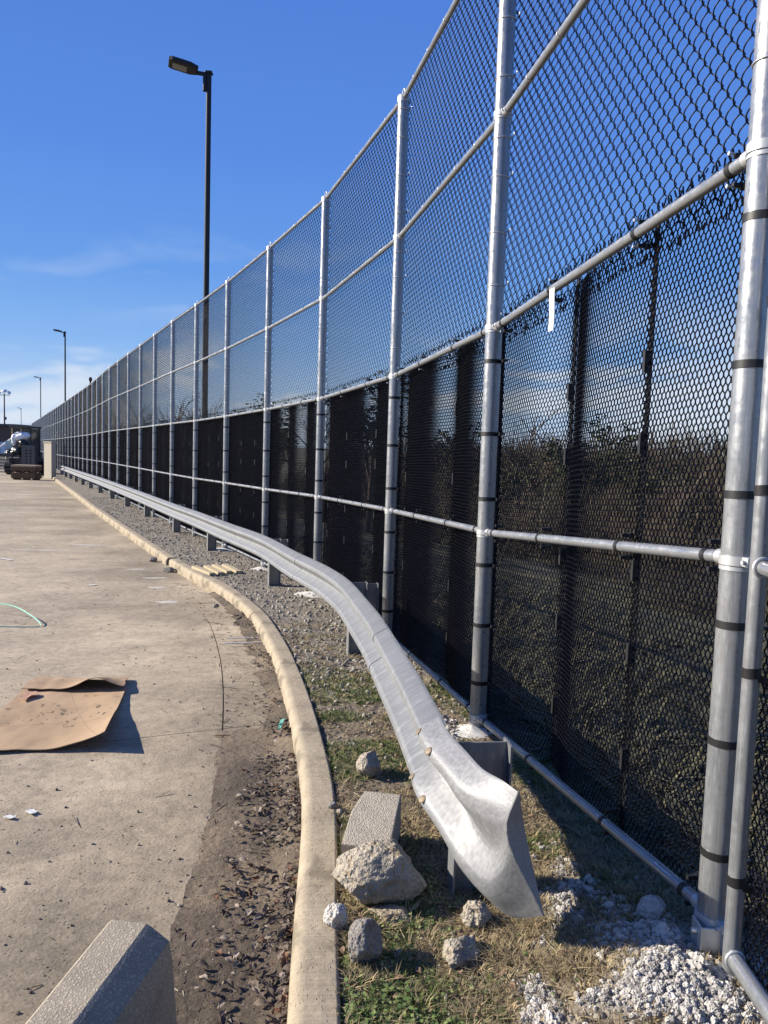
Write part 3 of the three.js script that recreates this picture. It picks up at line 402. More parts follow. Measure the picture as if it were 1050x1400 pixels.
// ------------------------------------------------------------------ gate hung on the end post
{
  const gate = thing('chain_link_gate', 'steel gate leaf with black mesh hinged to the nearest fence post', 'gate');
  const g0 = V(1.082, 0.235, 2.195), dir = new THREE.Vector3(-0.01, 0, 1), len = 3.2, g1 = g0.clone().addScaledVector(dir, len); const up = (p, y) => new THREE.Vector3(p.x, y, p.z);
  const r = 0.0245;
  const stile = part('stile', tubeBetween(up(g0, 0.23), up(g0, 4.9), r, 24), M.pipe, gate); part('stile', tubeBetween(up(g1, 0.23), up(g1, 4.9), r, 16), M.pipe, gate);
  for (const y of [0.325, 1.50, 2.72, 3.94, 4.88]) { const q = part('gate_rail', tubeBetween(up(g0, y), up(g1, y), y < 0.5 ? 0.0245 : 0.021, 20), M.pipe, gate); const w = new THREE.TorusGeometry(r + 0.001, 0.006, 6, 20); w.rotateY(0); w.translate(g0.x, y, g0.z + r); part('weld', w, M.zinc, q); }
  for (const [k, y] of [0.56, 1.19, 1.72, 2.25].entries()) { const c = ring(r + 0.0025, 0.03, 24); c.rotateZ(0.08); c.rotateX(-0.06); c.translate(g0.x, y, g0.z); const b = box(0.055, 0.022, 0.003, 0.028, -0.012, 0); b.rotateZ(-0.35); b.translate(g0.x + r * 0.6, y, g0.z + 0.022); part('strap', [c, b], M.strap, stile); }
  // hinge: clamp plates round the post, sleeve under the stile
  const P = PT[0], hy = 0.30;
  const cl = [ring(POST_R + 0.007, 0.11, 28), ring(0.034, 0.15, 24)]; cl[0].translate(P.x, hy, P.z); cl[1].translate(g0.x + 0.002, hy - 0.10, g0.z + 0.0);
  cl.push(box(0.008, 0.115, 0.07, P.x - 0.066, hy, P.z + 0.038, 0.003), box(0.075, 0.1, 0.008, P.x - 0.035, hy, P.z + 0.06, 0.003), box(0.012, 0.09, 0.10, P.x + 0.005, hy - 0.015, P.z + 0.085, 0.003));
  const hinge = part('hinge', cl, M.zinc, gate);
  for (const dy of [-0.03, 0.035]) { const b = new THREE.CylinderGeometry(0.009, 0.009, 0.07, 6); b.rotateZ(Math.PI / 2); b.translate(P.x - 0.055, hy + dy, P.z + 0.05); part('bolt', b, M.tie, hinge); }
  const bUp = g1.clone(), aUp = g0.clone(); aUp.y = bUp.y = 0.28;
  pickets(UP, aUp, bUp, 0.03, null, gate, 'chain_link_mesh'); pickets(LO, aUp, bUp, 0.034, null, gate, 'screen_mesh');
  anchor(gate, g0.x, g0.y, 2.195);
}

// ------------------------------------------------------------------ guardrail
{
  const gr = thing('guardrail', 'galvanized corrugated guardrail curving along the kerb to a flared end', 'guardrail');
  const half = [[.002, .156], [.010, .154], [.018, .149], [.064, .122], [.076, .113], [.083, .102], [.083, .080], [.074, .066], [.012, .018], [0, 0]];
  const LEAN = 0.25; const outer0 = [...half, ...half.slice(0, -1).reverse().map(([a, b]) => [a, -b])], outer = outer0.map(([a, b]) => [a + (0.156 - b) * 0.10, b]), inner = outer.map(([a, b]) => [a - 0.004, b]).reverse();
  const prof = [...outer, ...inner], topH = 0.76;
  const pathAt = d => V(guardX(d), R(d) + topH - 0.156, d);
  const pd = [2.62, 6.5, 10.16, 13.9, 16.95, 20.6]; let d = 20.6; while (d < 50) { d += 3.4; pd.push(d); }
  const seg = [2.87, 4.65, 8.4, 12.0]; let e = 12; while (e < 49) { e += 3.4; seg.push(Math.min(e, 52)); }
  for (let k = 0; k < seg.length - 1; k++) { const a = seg[k] - (k ? 0.12 : 0), b = seg[k + 1], n = Math.max(8, Math.round((b - a) * 8)), path = []; for (let i = 0; i <= n; i++) { const q = lerp(a, b, i / n), p = pathAt(q); if (k) { p.y += 0.001; } const push = k && i < 2 ? 0.004 : 0; p.x -= push; path.push(p); }
    part('beam', toCreasedNormals(sweep(path, prof), 0.30), M.beam, gr); }
  // posts: steel I sections with a spacer of the same section behind the beam
  const iSec = (w, dp, h, t = 0.008) => [box(t, h, w, -dp / 2, h / 2, 0), box(t, h, w, dp / 2, h / 2, 0), box(dp - t, h, t, 0, h / 2, 0)];
  pd.forEach((q, k) => { const dd = k === 0 ? 2.82 : q, t = pathAt(dd + 0.1).sub(pathAt(dd - 0.1)); t.y = 0; t.normalize(); const ang = Math.atan2(t.x, t.z); const p = pathAt(dd); const gy = R(dd) + 0.05;
    const back = new THREE.Vector3(-t.z, 0, t.x); if (back.x < 0) back.negate();
    const rot = (gs, off, y) => { const m = merge(gs); m.rotateY(Math.atan2(-back.z, back.x)); const w = p.clone().addScaledVector(back, off); m.translate(w.x, y, w.z); return boxUV(m); };
    const post = part('guardrail_post', rot(iSec(0.10, k === 0 ? 0.2 : 0.15, topH - (k ? 0.07 : 0.10)), k === 0 ? 0.13 : 0.085, gy - 0.0), M.beam, gr);
    if (k && k < 8) part('spacer', rot(iSec(0.085, 0.10, 0.32), 0.205, R(dd) + topH - 0.35), M.beam, post);
    const bl = new THREE.CylinderGeometry(0.016, 0.018, 0.01, 12); bl.rotateZ(Math.PI / 2); bl.translate(0.006, topH - 0.156 - gy + R(dd), 0); const m = bl; m.rotateY(Math.atan2(-back.z, back.x)); m.translate(p.x - back.x * 0.012, gy, p.z - back.z * 0.012); if (k) part('bolt', m, M.bolt, post); });
  // flared end: rows of points from the splice to the tip, top edge to bottom edge
  const row0 = outer.map(([a, b]) => { const p = pathAt(2.96); return new THREE.Vector3(p.x - a - 0.005, p.y + b, p.z); });
  const row00 = outer.map(([a, b]) => { const p = pathAt(2.80); p.x = .272; return new THREE.Vector3(p.x - a - 0.005, p.y + b, p.z); });
  const mk = (top, bot, d0, d1, amp, lean = 0) => outer0.map(([a, b], i) => { const s = (0.156 - b) / 0.312, x = lerp(top[0], bot[0], s) - a * amp - lean * Math.sin(s * Math.PI), y = lerp(top[1], bot[1], s), dd = lerp(d0, d1, s) - a * amp * 0.35; return V(x, y, dd); });
  const endPts = [[.448, .747], [.436, .712], [.424, .680], [.416, .649], [.417, .615], [.426, .578], [.448, .525], [.480, .468], [.514, .405], [.548, .345]];
  const endRow = outer.map((_, i) => { const f = i / (outer.length - 1) * (endPts.length - 1), k = Math.min(Math.floor(f), endPts.length - 2), t = f - k; return V(lerp(endPts[k][0], endPts[k + 1][0], t), lerp(endPts[k][1], endPts[k + 1][1], t), 2.33); });
  const rows = [row0, row00, mk([.318, .745], [.300, .405], 2.66, 2.68, 0.95), mk([.362, .735], [.372, .325], 2.53, 2.53, 0.75, 0.02), mk([.409, .746], [.452, .285], 2.42, 2.42, 0.45, 0.035), endRow];
  const nR = rows.length - 1, cr = (a, b, c, e2, t) => 0.5 * ((2 * b) + (-a + c) * t + (2 * a - 5 * b + 4 * c - e2) * t * t + (-a + 3 * b - 3 * c + e2) * t * t * t);
  const at = (i, v) => { const f = v * nR, k = Math.min(Math.floor(f), nR - 1), t = f - k, g = q => rows[clamp(q, 0, nR)][i]; const [A, B, C, D] = [g(k - 1), g(k), g(k + 1), g(k + 2)]; return new THREE.Vector3(cr(A.x, B.x, C.x, D.x, t), cr(A.y, B.y, C.y, D.y, t), cr(A.z, B.z, C.z, D.z, t)); };
  const nI = outer.length - 1;
  const flare = part('flared_end', sheet(36, 40, (u, v) => { const f = u * nI, k = Math.min(Math.floor(f), nI - 1); return at(k, v).lerp(at(k + 1, v), f - k); }, 0.004), M.flare, gr);
  const lip = sheet(18, 4, (u, v) => { const f = u * nI, k = Math.min(Math.floor(f), nI - 1), p = at(k, 1).lerp(at(k + 1, 1), f - k); const q = V(lerp(.452, .549, u), lerp(.748, .344, u), 2.335 + 0.09 * Math.sin(u * Math.PI)); return p.lerp(q, v); }, 0.004);
  part('return_lip', lip, M.flare, flare);
  for (const [i, v] of [[5, .05], [5, .26], [12, .05], [12, .26]]) { const p = at(i, v), q = at(i - 2, v), w = at(i, v + 0.05), nn = q.sub(p).cross(w.sub(p)).normalize(); if (nn.x > 0) nn.negate(); const b = new THREE.SphereGeometry(0.0165, 14, 8); b.scale(1, 0.25, 1); b.applyQuaternion(new THREE.Quaternion().setFromUnitVectors(new THREE.Vector3(0, 1, 0), nn)); b.translate(p.x + nn.x * 0.003, p.y + nn.y * 0.003, p.z + nn.z * 0.003); part('bolt', b, M.bolt, flare); }
  anchor(gr, .27, 0, 2.87);
}

// ------------------------------------------------------------------ lamps
function streetLamp(x, d, h, y0, label) {
  const t = thing('street_lamp', label, 'street lamp', 'street lamps along the fence');
  const w = 0.062; const pole = new THREE.CylinderGeometry(w * 1.15, w * 1.42, h - y0, 4, 1); pole.rotateY(Math.PI / 4 + 0.35); pole.translate(x, (h + y0) / 2, -d); part('pole', pole, M.bronze, t);
  part('base_plate', box(0.3, 0.06, 0.3, x, y0 + 0.03, -d, 0.01), M.bronze, t);
  part('pole_cap', box(0.16, 0.05, 0.16, x, h + 0.02, -d, 0.015), M.bronze, t);
  const dir = new THREE.Vector3(-0.95, 0, 0.31), ang = Math.atan2(-dir.z, dir.x);
  const arm = [box(0.24, 0.075, 0.07, 0.16, -0.02, 0, 0.015), box(0.07, 0.36, 0.09, 0.09, -0.2, 0, 0.015)]; const A = merge(arm); A.rotateY(ang); A.translate(x, h, -d); part('arm', A, M.bronze, t);
  const s = new THREE.Shape(); s.moveTo(0, -0.12); s.lineTo(0.14, -0.19); s.lineTo(0.52, -0.19); s.lineTo(0.58, -0.15); s.lineTo(0.58, 0.15); s.lineTo(0.52, 0.19); s.lineTo(0.14, 0.19); s.lineTo(0, 0.12); s.closePath();
  const H = new THREE.ExtrudeGeometry(s, { depth: 0.06, bevelEnabled: true, bevelSize: 0.02, bevelThickness: 0.02, bevelSegments: 2 }); H.rotateX(-Math.PI / 2);
  const tilt = g => { g.rotateZ(0.14); g.translate(0.26, 0.0, 0); g.rotateY(ang); g.translate(x, h, -d); return g; };
  const head = part('lamp_head', tilt(H), M.bronze, t); part('lens', tilt(box(0.30, 0.012, 0.24, 0.36, -0.024, 0)), M.lens, head);
  const fins = []; for (let k = 0; k < 6; k++) fins.push(box(0.012, 0.03, 0.3, 0.16 + k * 0.05, 0.09, 0)); part('cooling_fins', tilt(merge(fins)), M.bronze, head);
  anchor(t, x, y0, d); return t;
}
streetLamp(-4.12, 17.5, 9.86, -0.3, 'tall dark street lamp rising behind the near part of the fence');
streetLamp(-25.35, 61, 10.2, -0.7, 'dark street lamp second along the fence, above the bright cloud');
streetLamp(-47.41, 106, 10.15, -1, 'smaller dark street lamp third along the fence');
streetLamp(-89.8, 190, 9.2, -2, 'tiniest farthest street lamp, just above the dark loader');
{
  const t = thing('floodlight_mast', 'thin grey mast with a cluster of floodlights at the far left', 'floodlight mast'); const x = -64.25, d = 130, y0 = -1.2, h = 9.3;
  part('mast', tubeBetween(V(x, y0, d), V(x, h, d), 0.16, 10, 0.09), M.machineSteel, t);
  part('crossarm', box(1.9, 0.1, 0.1, x, h - 0.3, -d), M.machineSteel, t); part('junction_box', box(0.3, 0.5, 0.3, x + 0.15, h * 0.55, -d), M.machineSteel, t);
  for (const [o, y] of [[-0.75, 0], [-0.25, 0.25], [0.3, 0.3], [0.85, 0.05]]) { const b = new THREE.CylinderGeometry(0.30, 0.16, 0.32, 12); b.rotateX(1.2); b.rotateY(o); b.translate(x + o, h + y, -d + 0.15); part('floodlight', b, M.tarp, t); }
  anchor(t, x, y0, d);
}
for (const [x, y, d, lab] of [[-16.0, 5.15, 41, 'slim dark post topping the fence below the second lamp'], [-35.3, 4.6, 80, 'slim dark post just above the far fence, nearer of the far two'], [-42.9, 4.35, 95, 'slim dark post just above the far fence, farthest one']]) {
  const t = thing('bracket_post', lab, 'post', 'slim dark posts behind the fence'); part('shaft', tubeBetween(V(x + 0.3, R(d), d), V(x + 0.3, y, d), 0.05, 8), M.bronze, t); part('top_bracket', box(0.14, 0.18, 0.14, x + 0.3, y - 0.12, -d, 0.02), M.bronze, t); anchor(t, x + 0.3, R(d), d); }

// ------------------------------------------------------------------ far end of the road: pier, pallets, loader, building
{
  const t = thing('concrete_pier', 'cream concrete pier standing where the guardrail ends', 'pier'); const g = box(0.70, 2.2, 0.34, 0, 1.1, 0, 0.03); g.rotateY(-0.5); g.translate(-20.55, R(47) - 0.03, -47.2); part('shaft', boxUV(g), M.cast, t);
  const c = box(0.78, 0.07, 0.42, 0, 2.23, 0, 0.02); c.rotateY(-0.5); c.translate(-20.55, R(47) - 0.03, -47.2); part('coping', boxUV(c), M.cast, t); anchor(t, -20.55, R(47), 47.2);
}
{
  for (const [k, y, lab] of [[0, 0, 'brown timber pallet stack at the road end, lower of two'], [1, 0.44, 'brown timber pallet stack with pale top, upper of two']]) {
    const t = thing('timber_bundle', lab, 'timber bundle', 'timber bundles stacked before the loader'); const x = -20.5, d = 44, Y = R(d) + y;
    for (const o of [-0.55, 0, 0.55]) part('skid', box(0.1, 0.09, 0.8, x + o, Y + 0.045, -d), M.woodDark, t);
    for (let r = 0; r < 3; r++) for (let c = 0; c < 9; c++) part('board', box(0.147, 0.098, 0.9, x - 0.612 + c * 0.153, Y + 0.142 + r * 0.106, -d + 0.02 * hash2(r, c, k), 0.006), k && r === 2 ? M.timber : M.woodDark, t);
    anchor(t, x, Y, d); }
}
{
  const t = thing('loader', 'dark caged loader carrying black bags and white sheeting at the road end', 'loader'); const X = -24.5, D = 52, Y = R(D);
  const bx = (w, h, l, x, y, z, r = 0.03) => box(w, h, l, X + x, Y + y, -D + z, r);
  part('chassis', [bx(1.3, 0.7, 2.4, 0, 0.75, -0.6), bx(1.1, 0.5, 1.2, 0, 1.3, -1.2)], M.machine, t);
  for (const [sx, z] of [[-0.78, 0.2], [0.78, 0.2], [-0.78, -1.3], [0.78, -1.3]]) { const w = new THREE.CylinderGeometry(0.45, 0.45, 0.32, 20); w.rotateZ(Math.PI / 2); w.translate(X + sx, Y + 0.45, -D + z); const q = part('wheel', w, M.rubber, t); const h = new THREE.CylinderGeometry(0.2, 0.2, 0.34, 12); h.rotateZ(Math.PI / 2); h.translate(X + sx, Y + 0.45, -D + z); part('rim', h, M.machineSteel, q); }
  for (const sx of [-0.62, 0.62]) for (const z of [0.15, -1.2]) part('cab_post', bx(0.09, 2.0, 0.09, sx, 2.2, z), sx < 0 ? M.timber : M.machine, t);
  part('cab_roof', bx(1.5, 0.13, 1.6, 0, 3.2, -0.5), M.machine, t); part('rear_screen', bx(1.2, 1.6, 0.04, 0, 2.3, -1.2, 0.01), M.window, t);
  const bag = (s, x, y, z, sx, sy, sz, m, n) => { const g = rockGeo(s, sx, sy, sz, 6, 0.16, 8); g.translate(X + x, Y + y, -D + z); part(n, g, m, t); };
  bag(11, -0.1, 2.55, 0.1, 0.5, 0.35, 0.4, M.tarp, 'white_sheeting'); bag(12, 0.3, 2.62, 0.15, 0.32, 0.24, 0.3, M.tarp, 'white_sheeting'); bag(13, -0.42, 2.3, 0.3, 0.16, 0.4, 0.2, M.tarp, 'white_sheeting');
  bag(14, 0.2, 2.05, 0.25, 0.5, 0.32, 0.4, M.blackBag, 'black_bag'); bag(15, -0.2, 1.55, 0.4, 0.42, 0.3, 0.35, M.blackBag, 'black_bag'); bag(16, 0.4, 1.5, 0.4, 0.4, 0.32, 0.3, M.blackBag, 'black_bag'); bag(17, -0.75, 1.45, 0.35, 0.3, 0.28, 0.3, M.blackBag, 'black_bag'); bag(18, -0.8, 1.15, 0.5, 0.13, 0.16, 0.15, M.tarp, 'white_bag');
  part('lift_arm', tubeBetween(V(X - 1.5, Y + 1.7, D - 0.3), V(X - 0.62, Y + 2.55, D + 0.1), 0.055, 8), M.tarp, t);
  const pn = bx(0.5, 0.6, 0.05, -0.78, 1.95, 0.25, 0.01); part('side_glass', pn, M.pane, t);
  for (let k = 0; k < 5; k++) part('fork_bar', bx(1.15, 0.07, 0.08, -0.85, 0.18 + k * 0.2, 0.95, 0.01), k % 2 ? M.machineSteel : M.machine, t);
  part('carriage', [bx(0.09, 1.2, 0.1, -1.4, 0.75, 0.85), bx(0.09, 1.2, 0.1, -0.3, 0.75, 0.85), bx(1.3, 0.22, 0.3, -0.85, 1.3, 0.8)], M.machine, t);
  const sh = new THREE.Shape(); sh.moveTo(-0.44, 0); sh.lineTo(0.44, 0); sh.lineTo(0.44, 1.75); sh.lineTo(-0.44, 1.75); sh.closePath(); for (const x of [-0.12, 0.16]) for (let y = 0; y < 6; y++) { const h = new THREE.Path(); const a = x - 0.05, b = 0.35 + y * 0.2; h.moveTo(a, b); h.lineTo(a, b + 0.09); h.lineTo(a + 0.1, b + 0.09); h.lineTo(a + 0.1, b); h.closePath(); sh.holes.push(h); }
  const pg = new THREE.ExtrudeGeometry(sh, { depth: 0.12, bevelEnabled: false }); pg.translate(X + 0.85, Y + 0.25, -D + 0.9); part('perforated_panel', pg, M.machineSteel, t); part('panel_backing', bx(0.8, 1.6, 0.3, 0.85, 1.1, 0.6), M.machine, t);
  anchor(t, X, Y, D);
}
{
  const t = thing('brick_building', 'low dark brown building behind the floodlight mast', 'building'); const x0 = -78, x1 = -58.2, d = 121, y0 = -2.5, y1 = 3.7;
  part('wall', box(x1 - x0, y1 - y0, 12, (x0 + x1) / 2, (y0 + y1) / 2, -d - 6), M.brick, t); part('roof_edge', box(x1 - x0 + 0.5, 0.35, 12.5, (x0 + x1) / 2, y1 + 0.15, -d - 6), M.roof, t);
  for (let k = 0; k < 4; k++) { const w = part('window', box(1.2, 1.5, 0.1, x0 + 3 + k * 4.6, 1.2, -d + 0.03), M.window, t); part('sill', box(1.4, 0.12, 0.2, x0 + 3 + k * 4.6, 0.38, -d + 0.08), M.cast, w); }
  part('door', box(1.3, 2.8, 0.12, x1 - 1.6, -0.2, -d + 0.04), M.tarp, t); anchor(t, (x0 + x1) / 2, y0, d);
}

// ------------------------------------------------------------------ concrete barrier in the corner
{
  const L = new THREE.Vector3(-0.14, 0, 1.0).normalize(), p = V(-0.71, 0, 2.15), path = []; for (let i = 0; i <= 24; i++) path.push(p.clone().addScaledVector(L, i * 0.06));
  const H = 0.40, prof = [[-.16, 0], [-.135, H - .10], [-.125, H - .045], [-.068, H - .006], [-.055, H], [.052, H], [.064, H - .012], [.085, H - .09], [.13, 0]].map(([a, b]) => [-a, b]).reverse();
  const n = prof.length, pos = []; // walls facing the road lie to the left
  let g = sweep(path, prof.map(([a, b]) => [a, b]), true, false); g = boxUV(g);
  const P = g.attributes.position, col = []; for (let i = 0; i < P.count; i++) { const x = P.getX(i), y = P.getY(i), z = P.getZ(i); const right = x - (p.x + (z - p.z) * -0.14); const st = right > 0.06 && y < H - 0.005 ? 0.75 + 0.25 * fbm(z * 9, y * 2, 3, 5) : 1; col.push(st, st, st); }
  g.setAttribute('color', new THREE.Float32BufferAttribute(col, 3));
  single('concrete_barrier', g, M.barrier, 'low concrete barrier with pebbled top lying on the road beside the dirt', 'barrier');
}
// ------------------------------------------------------------------ cardboard
{
  const t = thing('cardboard_sheet', 'flattened brown cardboard box lying on the concrete road', 'cardboard');
  const A = [-2.42, 4.26], B = [-1.60, 4.40], C = [-1.95, 5.9], D = [-2.66, 5.86];
  const P = (u, v, h) => { const x = lerp(lerp(A[0], B[0], u), lerp(D[0], C[0], u), v), d = lerp(lerp(A[1], B[1], u), lerp(D[1], C[1], u), v); return V(x, R(d) + h, d); };
  const h0 = (u, v) => 0.008 + 0.105 * Math.pow(clamp((u - 0.45) / 0.55, 0, 1), 2.2) * (1 - 0.75 * v) * (0.65 + 0.35 * Math.cos(v * 4)) + 0.012 * Math.sin(u * 5 + v * 4) * u * (1 - u) + 0.016 * (fbm(u * 5, v * 6, 3, 401) - 0.5) + 0.006 * Math.abs(((u * 1.3 + v * 0.8) % 0.5) - 0.25) + 0.02 * sst(0.06, 0, v) * (1 - u);
  part('main_panel', sheet(40, 48, (u, v) => P(u, v * 0.8 + 0.004 * Math.sin(u * 17), h0(u, v * 0.8)), 0.005), M.card, t);
  part('folded_flap', sheet(40, 16, (u, v) => P(u * 0.985 + 0.008 * Math.sin(v * 9), 0.765 + v * 0.235, h0(u, 0.8) + 0.006 + (0.085 * Math.exp(-(((u - 0.72) / 0.2) ** 2)) + 0.014) * (1 - v) + 0.02 * v * (1 - v)), 0.005), M.card, t);
  part('torn_patch', sheet(8, 8, (u, v) => { const a = u * 6.2832, r = v * (0.075 + 0.03 * Math.sin(a * 3 + 1) + 0.015 * Math.sin(a * 7)); const q = P(0.13 + r * Math.cos(a), 0.68 + r * 0.8 * Math.sin(a), 0); q.y += 0.021 + 0.012 * v * Math.abs(Math.sin(a * 2)); return q; }, 0.003), M.cardTorn, t);
  anchor(t, -2.1, R(5), 5);
}
// ------------------------------------------------------------------ rocks and the broken block on the verge
function rock(seed, x, d, w, h, l, mat, label, sink = 0.3, turn = 0, rough = 0.07, cuts = 14, detail = 16, base) {
  const g = rockGeo(seed, w / 2, h / 2, l / 2, detail, rough, cuts); g.rotateY(turn); const y = base ?? groundY(x, d); g.translate(x, y + h * (0.5 - sink), -d); const m = single('rock', boxUV(g), mat, label, 'rock'); const p = V(x, y, d); m.geometry.translate(-p.x, -p.y, -p.z); m.position.copy(p); return m; }
rock(31, -0.03, 3.90, .155, .15, .14, M.rockPale, 'rounded tan stone lying behind the concrete block on the verge', .18, .4);
rock(57, 0.035, 2.80, .37, .235, .25, M.rockPale, 'large rugged tan boulder leaning against the concrete block', .14, .25, .075, 9, 26);
rock(73, -0.02, 2.43, .135, .155, .12, M.rockGrey, 'pointed grey stone between the kerb and the green clover', .12, .7, .05, 11);
rock(79, -0.125, 2.59, .085, .10, .08, M.rockWhite, 'small white stone at the edge of the kerb', .1, .2, .12, 16);
rock(83, 0.07, 2.66, .17, .05, .10, M.rockTan, 'thin brown slab of stone in front of the large boulder', .25, -.3, .1);
rock(89, 0.365, 2.615, .12, .10, .11, M.rockPale, 'pale lumpy stone at the foot of the flared guardrail end', .15, .3, .15, 16);
rock(97, 0.30, 2.42, .15, .09, .12, M.rockPale, 'crumbly soil-stained stone in the dry grass below the guardrail end', .2, .9, .16, 16);
rock(101, -0.20, 3.47, .045, .035, .04, M.rockGrey, 'small grey pebble on the kerb edge, left of a pair', .2, .3, .08, 10, 8, R(3.4) + .128);
rock(103, -0.165, 3.44, .04, .03, .035, M.rockPale, 'small tan pebble on the kerb edge, right of a pair', .2, .8, .08, 10, 8);
rock(107, .97, 2.55, .12, .10, .11, M.rockWhite, 'white plaster lump in the shade beside the end post', .3, .2, .1, 10);
rock(109, -1.83, 8.40, .09, .05, .08, M.rockGrey, 'dark broken chunk lying on the kerb joint', .1, .3, .1, 8, 8, R(8.4) + .13);
rock(113, -3.32, 11.89, .20, .10, .15, M.rockGrey, 'dark stone on the road, nearer of two by the kerb', .15, .2, .12, 9, 10, R(11.89));
rock(127, -3.90, 12.99, .15, .10, .12, M.rockGrey, 'dark stone on the road, farther of two by the kerb', .15, .5, .12, 9, 10, R(12.99));
{
  const s = new THREE.Shape(); s.moveTo(-0.09, -0.05); s.lineTo(0.086, -0.045); s.lineTo(0.093, 0.30); s.lineTo(-0.062, 0.31); s.lineTo(-0.088, 0.17); s.closePath();
  const g = new THREE.ExtrudeGeometry(s, { depth: 0.185, bevelEnabled: true, bevelSize: 0.005, bevelThickness: 0.005, bevelSegments: 2, steps: 4 }); g.translate(0, -0.13, -0.09); const p = g.attributes.position; for (let i = 0; i < p.count; i++) { const x = p.getX(i), y = p.getY(i), z = p.getZ(i), k = 0.006; p.setXYZ(i, x + k * n3(x * 20, y * 20, z * 20), y + k * n3(x * 20 + 5, y * 20, z * 20), z + k * n3(x * 20, y * 20 + 9, z * 20)); }
  g.rotateX(-Math.PI / 2); g.rotateX(0.15); g.rotateY(-0.127); const m = single('concrete_block', boxUV(g), M.block, 'squared pale concrete block tilted against the large boulder', 'block'); m.position.copy(V(-0.005, groundY(0, 3.1) + 0.085, 3.07));
}
// ------------------------------------------------------------------ small things on the road and verge
[[-2.62, 11.15, 0.30, 0.50], [-2.50, 11.28, 0.34, 0.42], [-2.40, 11.40, 0.31, 0.42], [-2.27, 11.48, 0.33, 0.40]].forEach(([x, d, w, turn], k) => { const g = box(0.085, 0.038, 0.72, 0, 0, 0, 0.004); g.rotateY(turn + 0.1); const m = single('wood_stake', boxUV(g), M.wood, ['leftmost of four pale wood stakes beside the kerb', 'second from left of four pale wood stakes', 'third from left of four pale wood stakes', 'rightmost of four pale wood stakes beside the guardrail'][k], 'wood stake', 'pale wood stakes on the gravel'); m.position.copy(V(x, groundY(x, d) + 0.035, d)); });
{
  const pts = [[-4.7, .02, 8.45], [-4.35, .10, 8.35], [-4.0, .12, 8.2], [-3.7, .08, 7.97], [-3.5, .03, 7.78], [-3.47, .008, 7.72], [-3.7, .006, 7.66], [-4.1, .006, 7.68], [-4.6, .006, 7.8]].map(([x, y, d]) => V(x, R(d) + y, d)); const c = new THREE.CatmullRomCurve3(pts);
  single('packing_strap', sheet(1, 60, (u, v) => { const p = c.getPoint(v); p.y += (u - 0.5) * 0.010; p.x += (u - 0.5) * 0.006; return p; }, 0.0015), M.green, 'mint green plastic strap looped on the road', 'plastic strap');
  const c2 = new THREE.CatmullRomCurve3([[-.63, .02, 4.8], [-.62, .05, 4.9], [-.60, .03, 5.0], [-.61, .04, 5.1]].map(([x, y, d]) => V(x, R(d) + y, d)));
  single('strap_scrap', sheet(1, 20, (u, v) => { const p = c2.getPoint(v); p.x += (u - 0.5) * 0.022; return p; }, 0.0015), M.green, 'short mint green scrap among leaves against the kerb', 'plastic scrap');
  const wp = [[-1.48, 7.35], [-1.15, 7.42], [-1.13, 7.22], [-1.46, 7.12]].map(([x, d]) => V(x, R(d) + 0.03, d)); const wc = new THREE.CatmullRomCurve3(wp, false, 'catmullrom', 0.1);
  single('bent_wire', new THREE.TubeGeometry(wc, 40, 0.006, 5), M.paper, 'white bent wire lying on the gutter by the kerb', 'wire');
}
[[-1.73, 3.52, .05, .025, .2, 'white paper scrap on the road, left of a pair near the mud'], [-1.655, 3.58, .05, .035, .6, 'white paper scrap on the road, right of a pair near the mud'], [-0.60, 4.62, .06, .04, .2, 'cream paper scrap among the leaves beside the kerb'], [-3.95, 10.4, .1, .04, .3, 'white paper scrap on the road midway to the kerb'], [-6.3, 12.7, .4, .05, .5, 'white crumpled strip on the road at the left edge']].forEach(([x, d, w, l, a, lab]) => { const q = V(x, R(d) + 0.006, d), m = single('paper_scrap', sheet(4, 4, (u, v) => { const X = (u - .5) * w, Z = (v - .5) * l; return new THREE.Vector3(X * Math.cos(a) - Z * Math.sin(a), 0.008 * Math.abs(Math.sin(u * 5 + v * 3)), X * Math.sin(a) + Z * Math.cos(a)); }, 0.001), M.paper, lab, 'paper scrap'); m.position.copy(q); });
[[-3.34, 11.25, 0.5, 0.05, 'white plaster smear nearest the broken kerb joint'], [-3.89, 12.09, 0.35, 0.05, 'thin white plaster smear farthest up the kerb line'], [-3.07, 10.4, 0.35, 0.06, 'small white plaster smear between two others near the kerb'], [-2.63, 9.33, 0.35, 0.07, 'white plaster smear closest to the camera by the kerb'], [-5.83, 15.09, 0.9, 0.05, 'long faint white smear across the road, nearer of two'], [-6.25, 14.09, 1.2, 0.05, 'long faint white smear across the road, farther of two']].forEach(([x, d, w, l, lab], k) => { const g = grid(28, 5, (u, v) => { const a = u * 6.2832, rr = v * (0.25 + 1.3 * fbm(Math.cos(a) * 3.4 + k * 7, Math.sin(a) * 3.4, 4, 421)); const X = x + Math.cos(a) * rr * w / 2, D = d + Math.sin(a) * rr * l * 1.6 + Math.cos(a) * rr * w * 0.1; return { x: X, y: R(D) + 0.0035 - 0.0045 * v, z: -D }; }); single('plaster_smear', g, M.smear, lab, 'plaster smear', 'white plaster smears on the road'); });
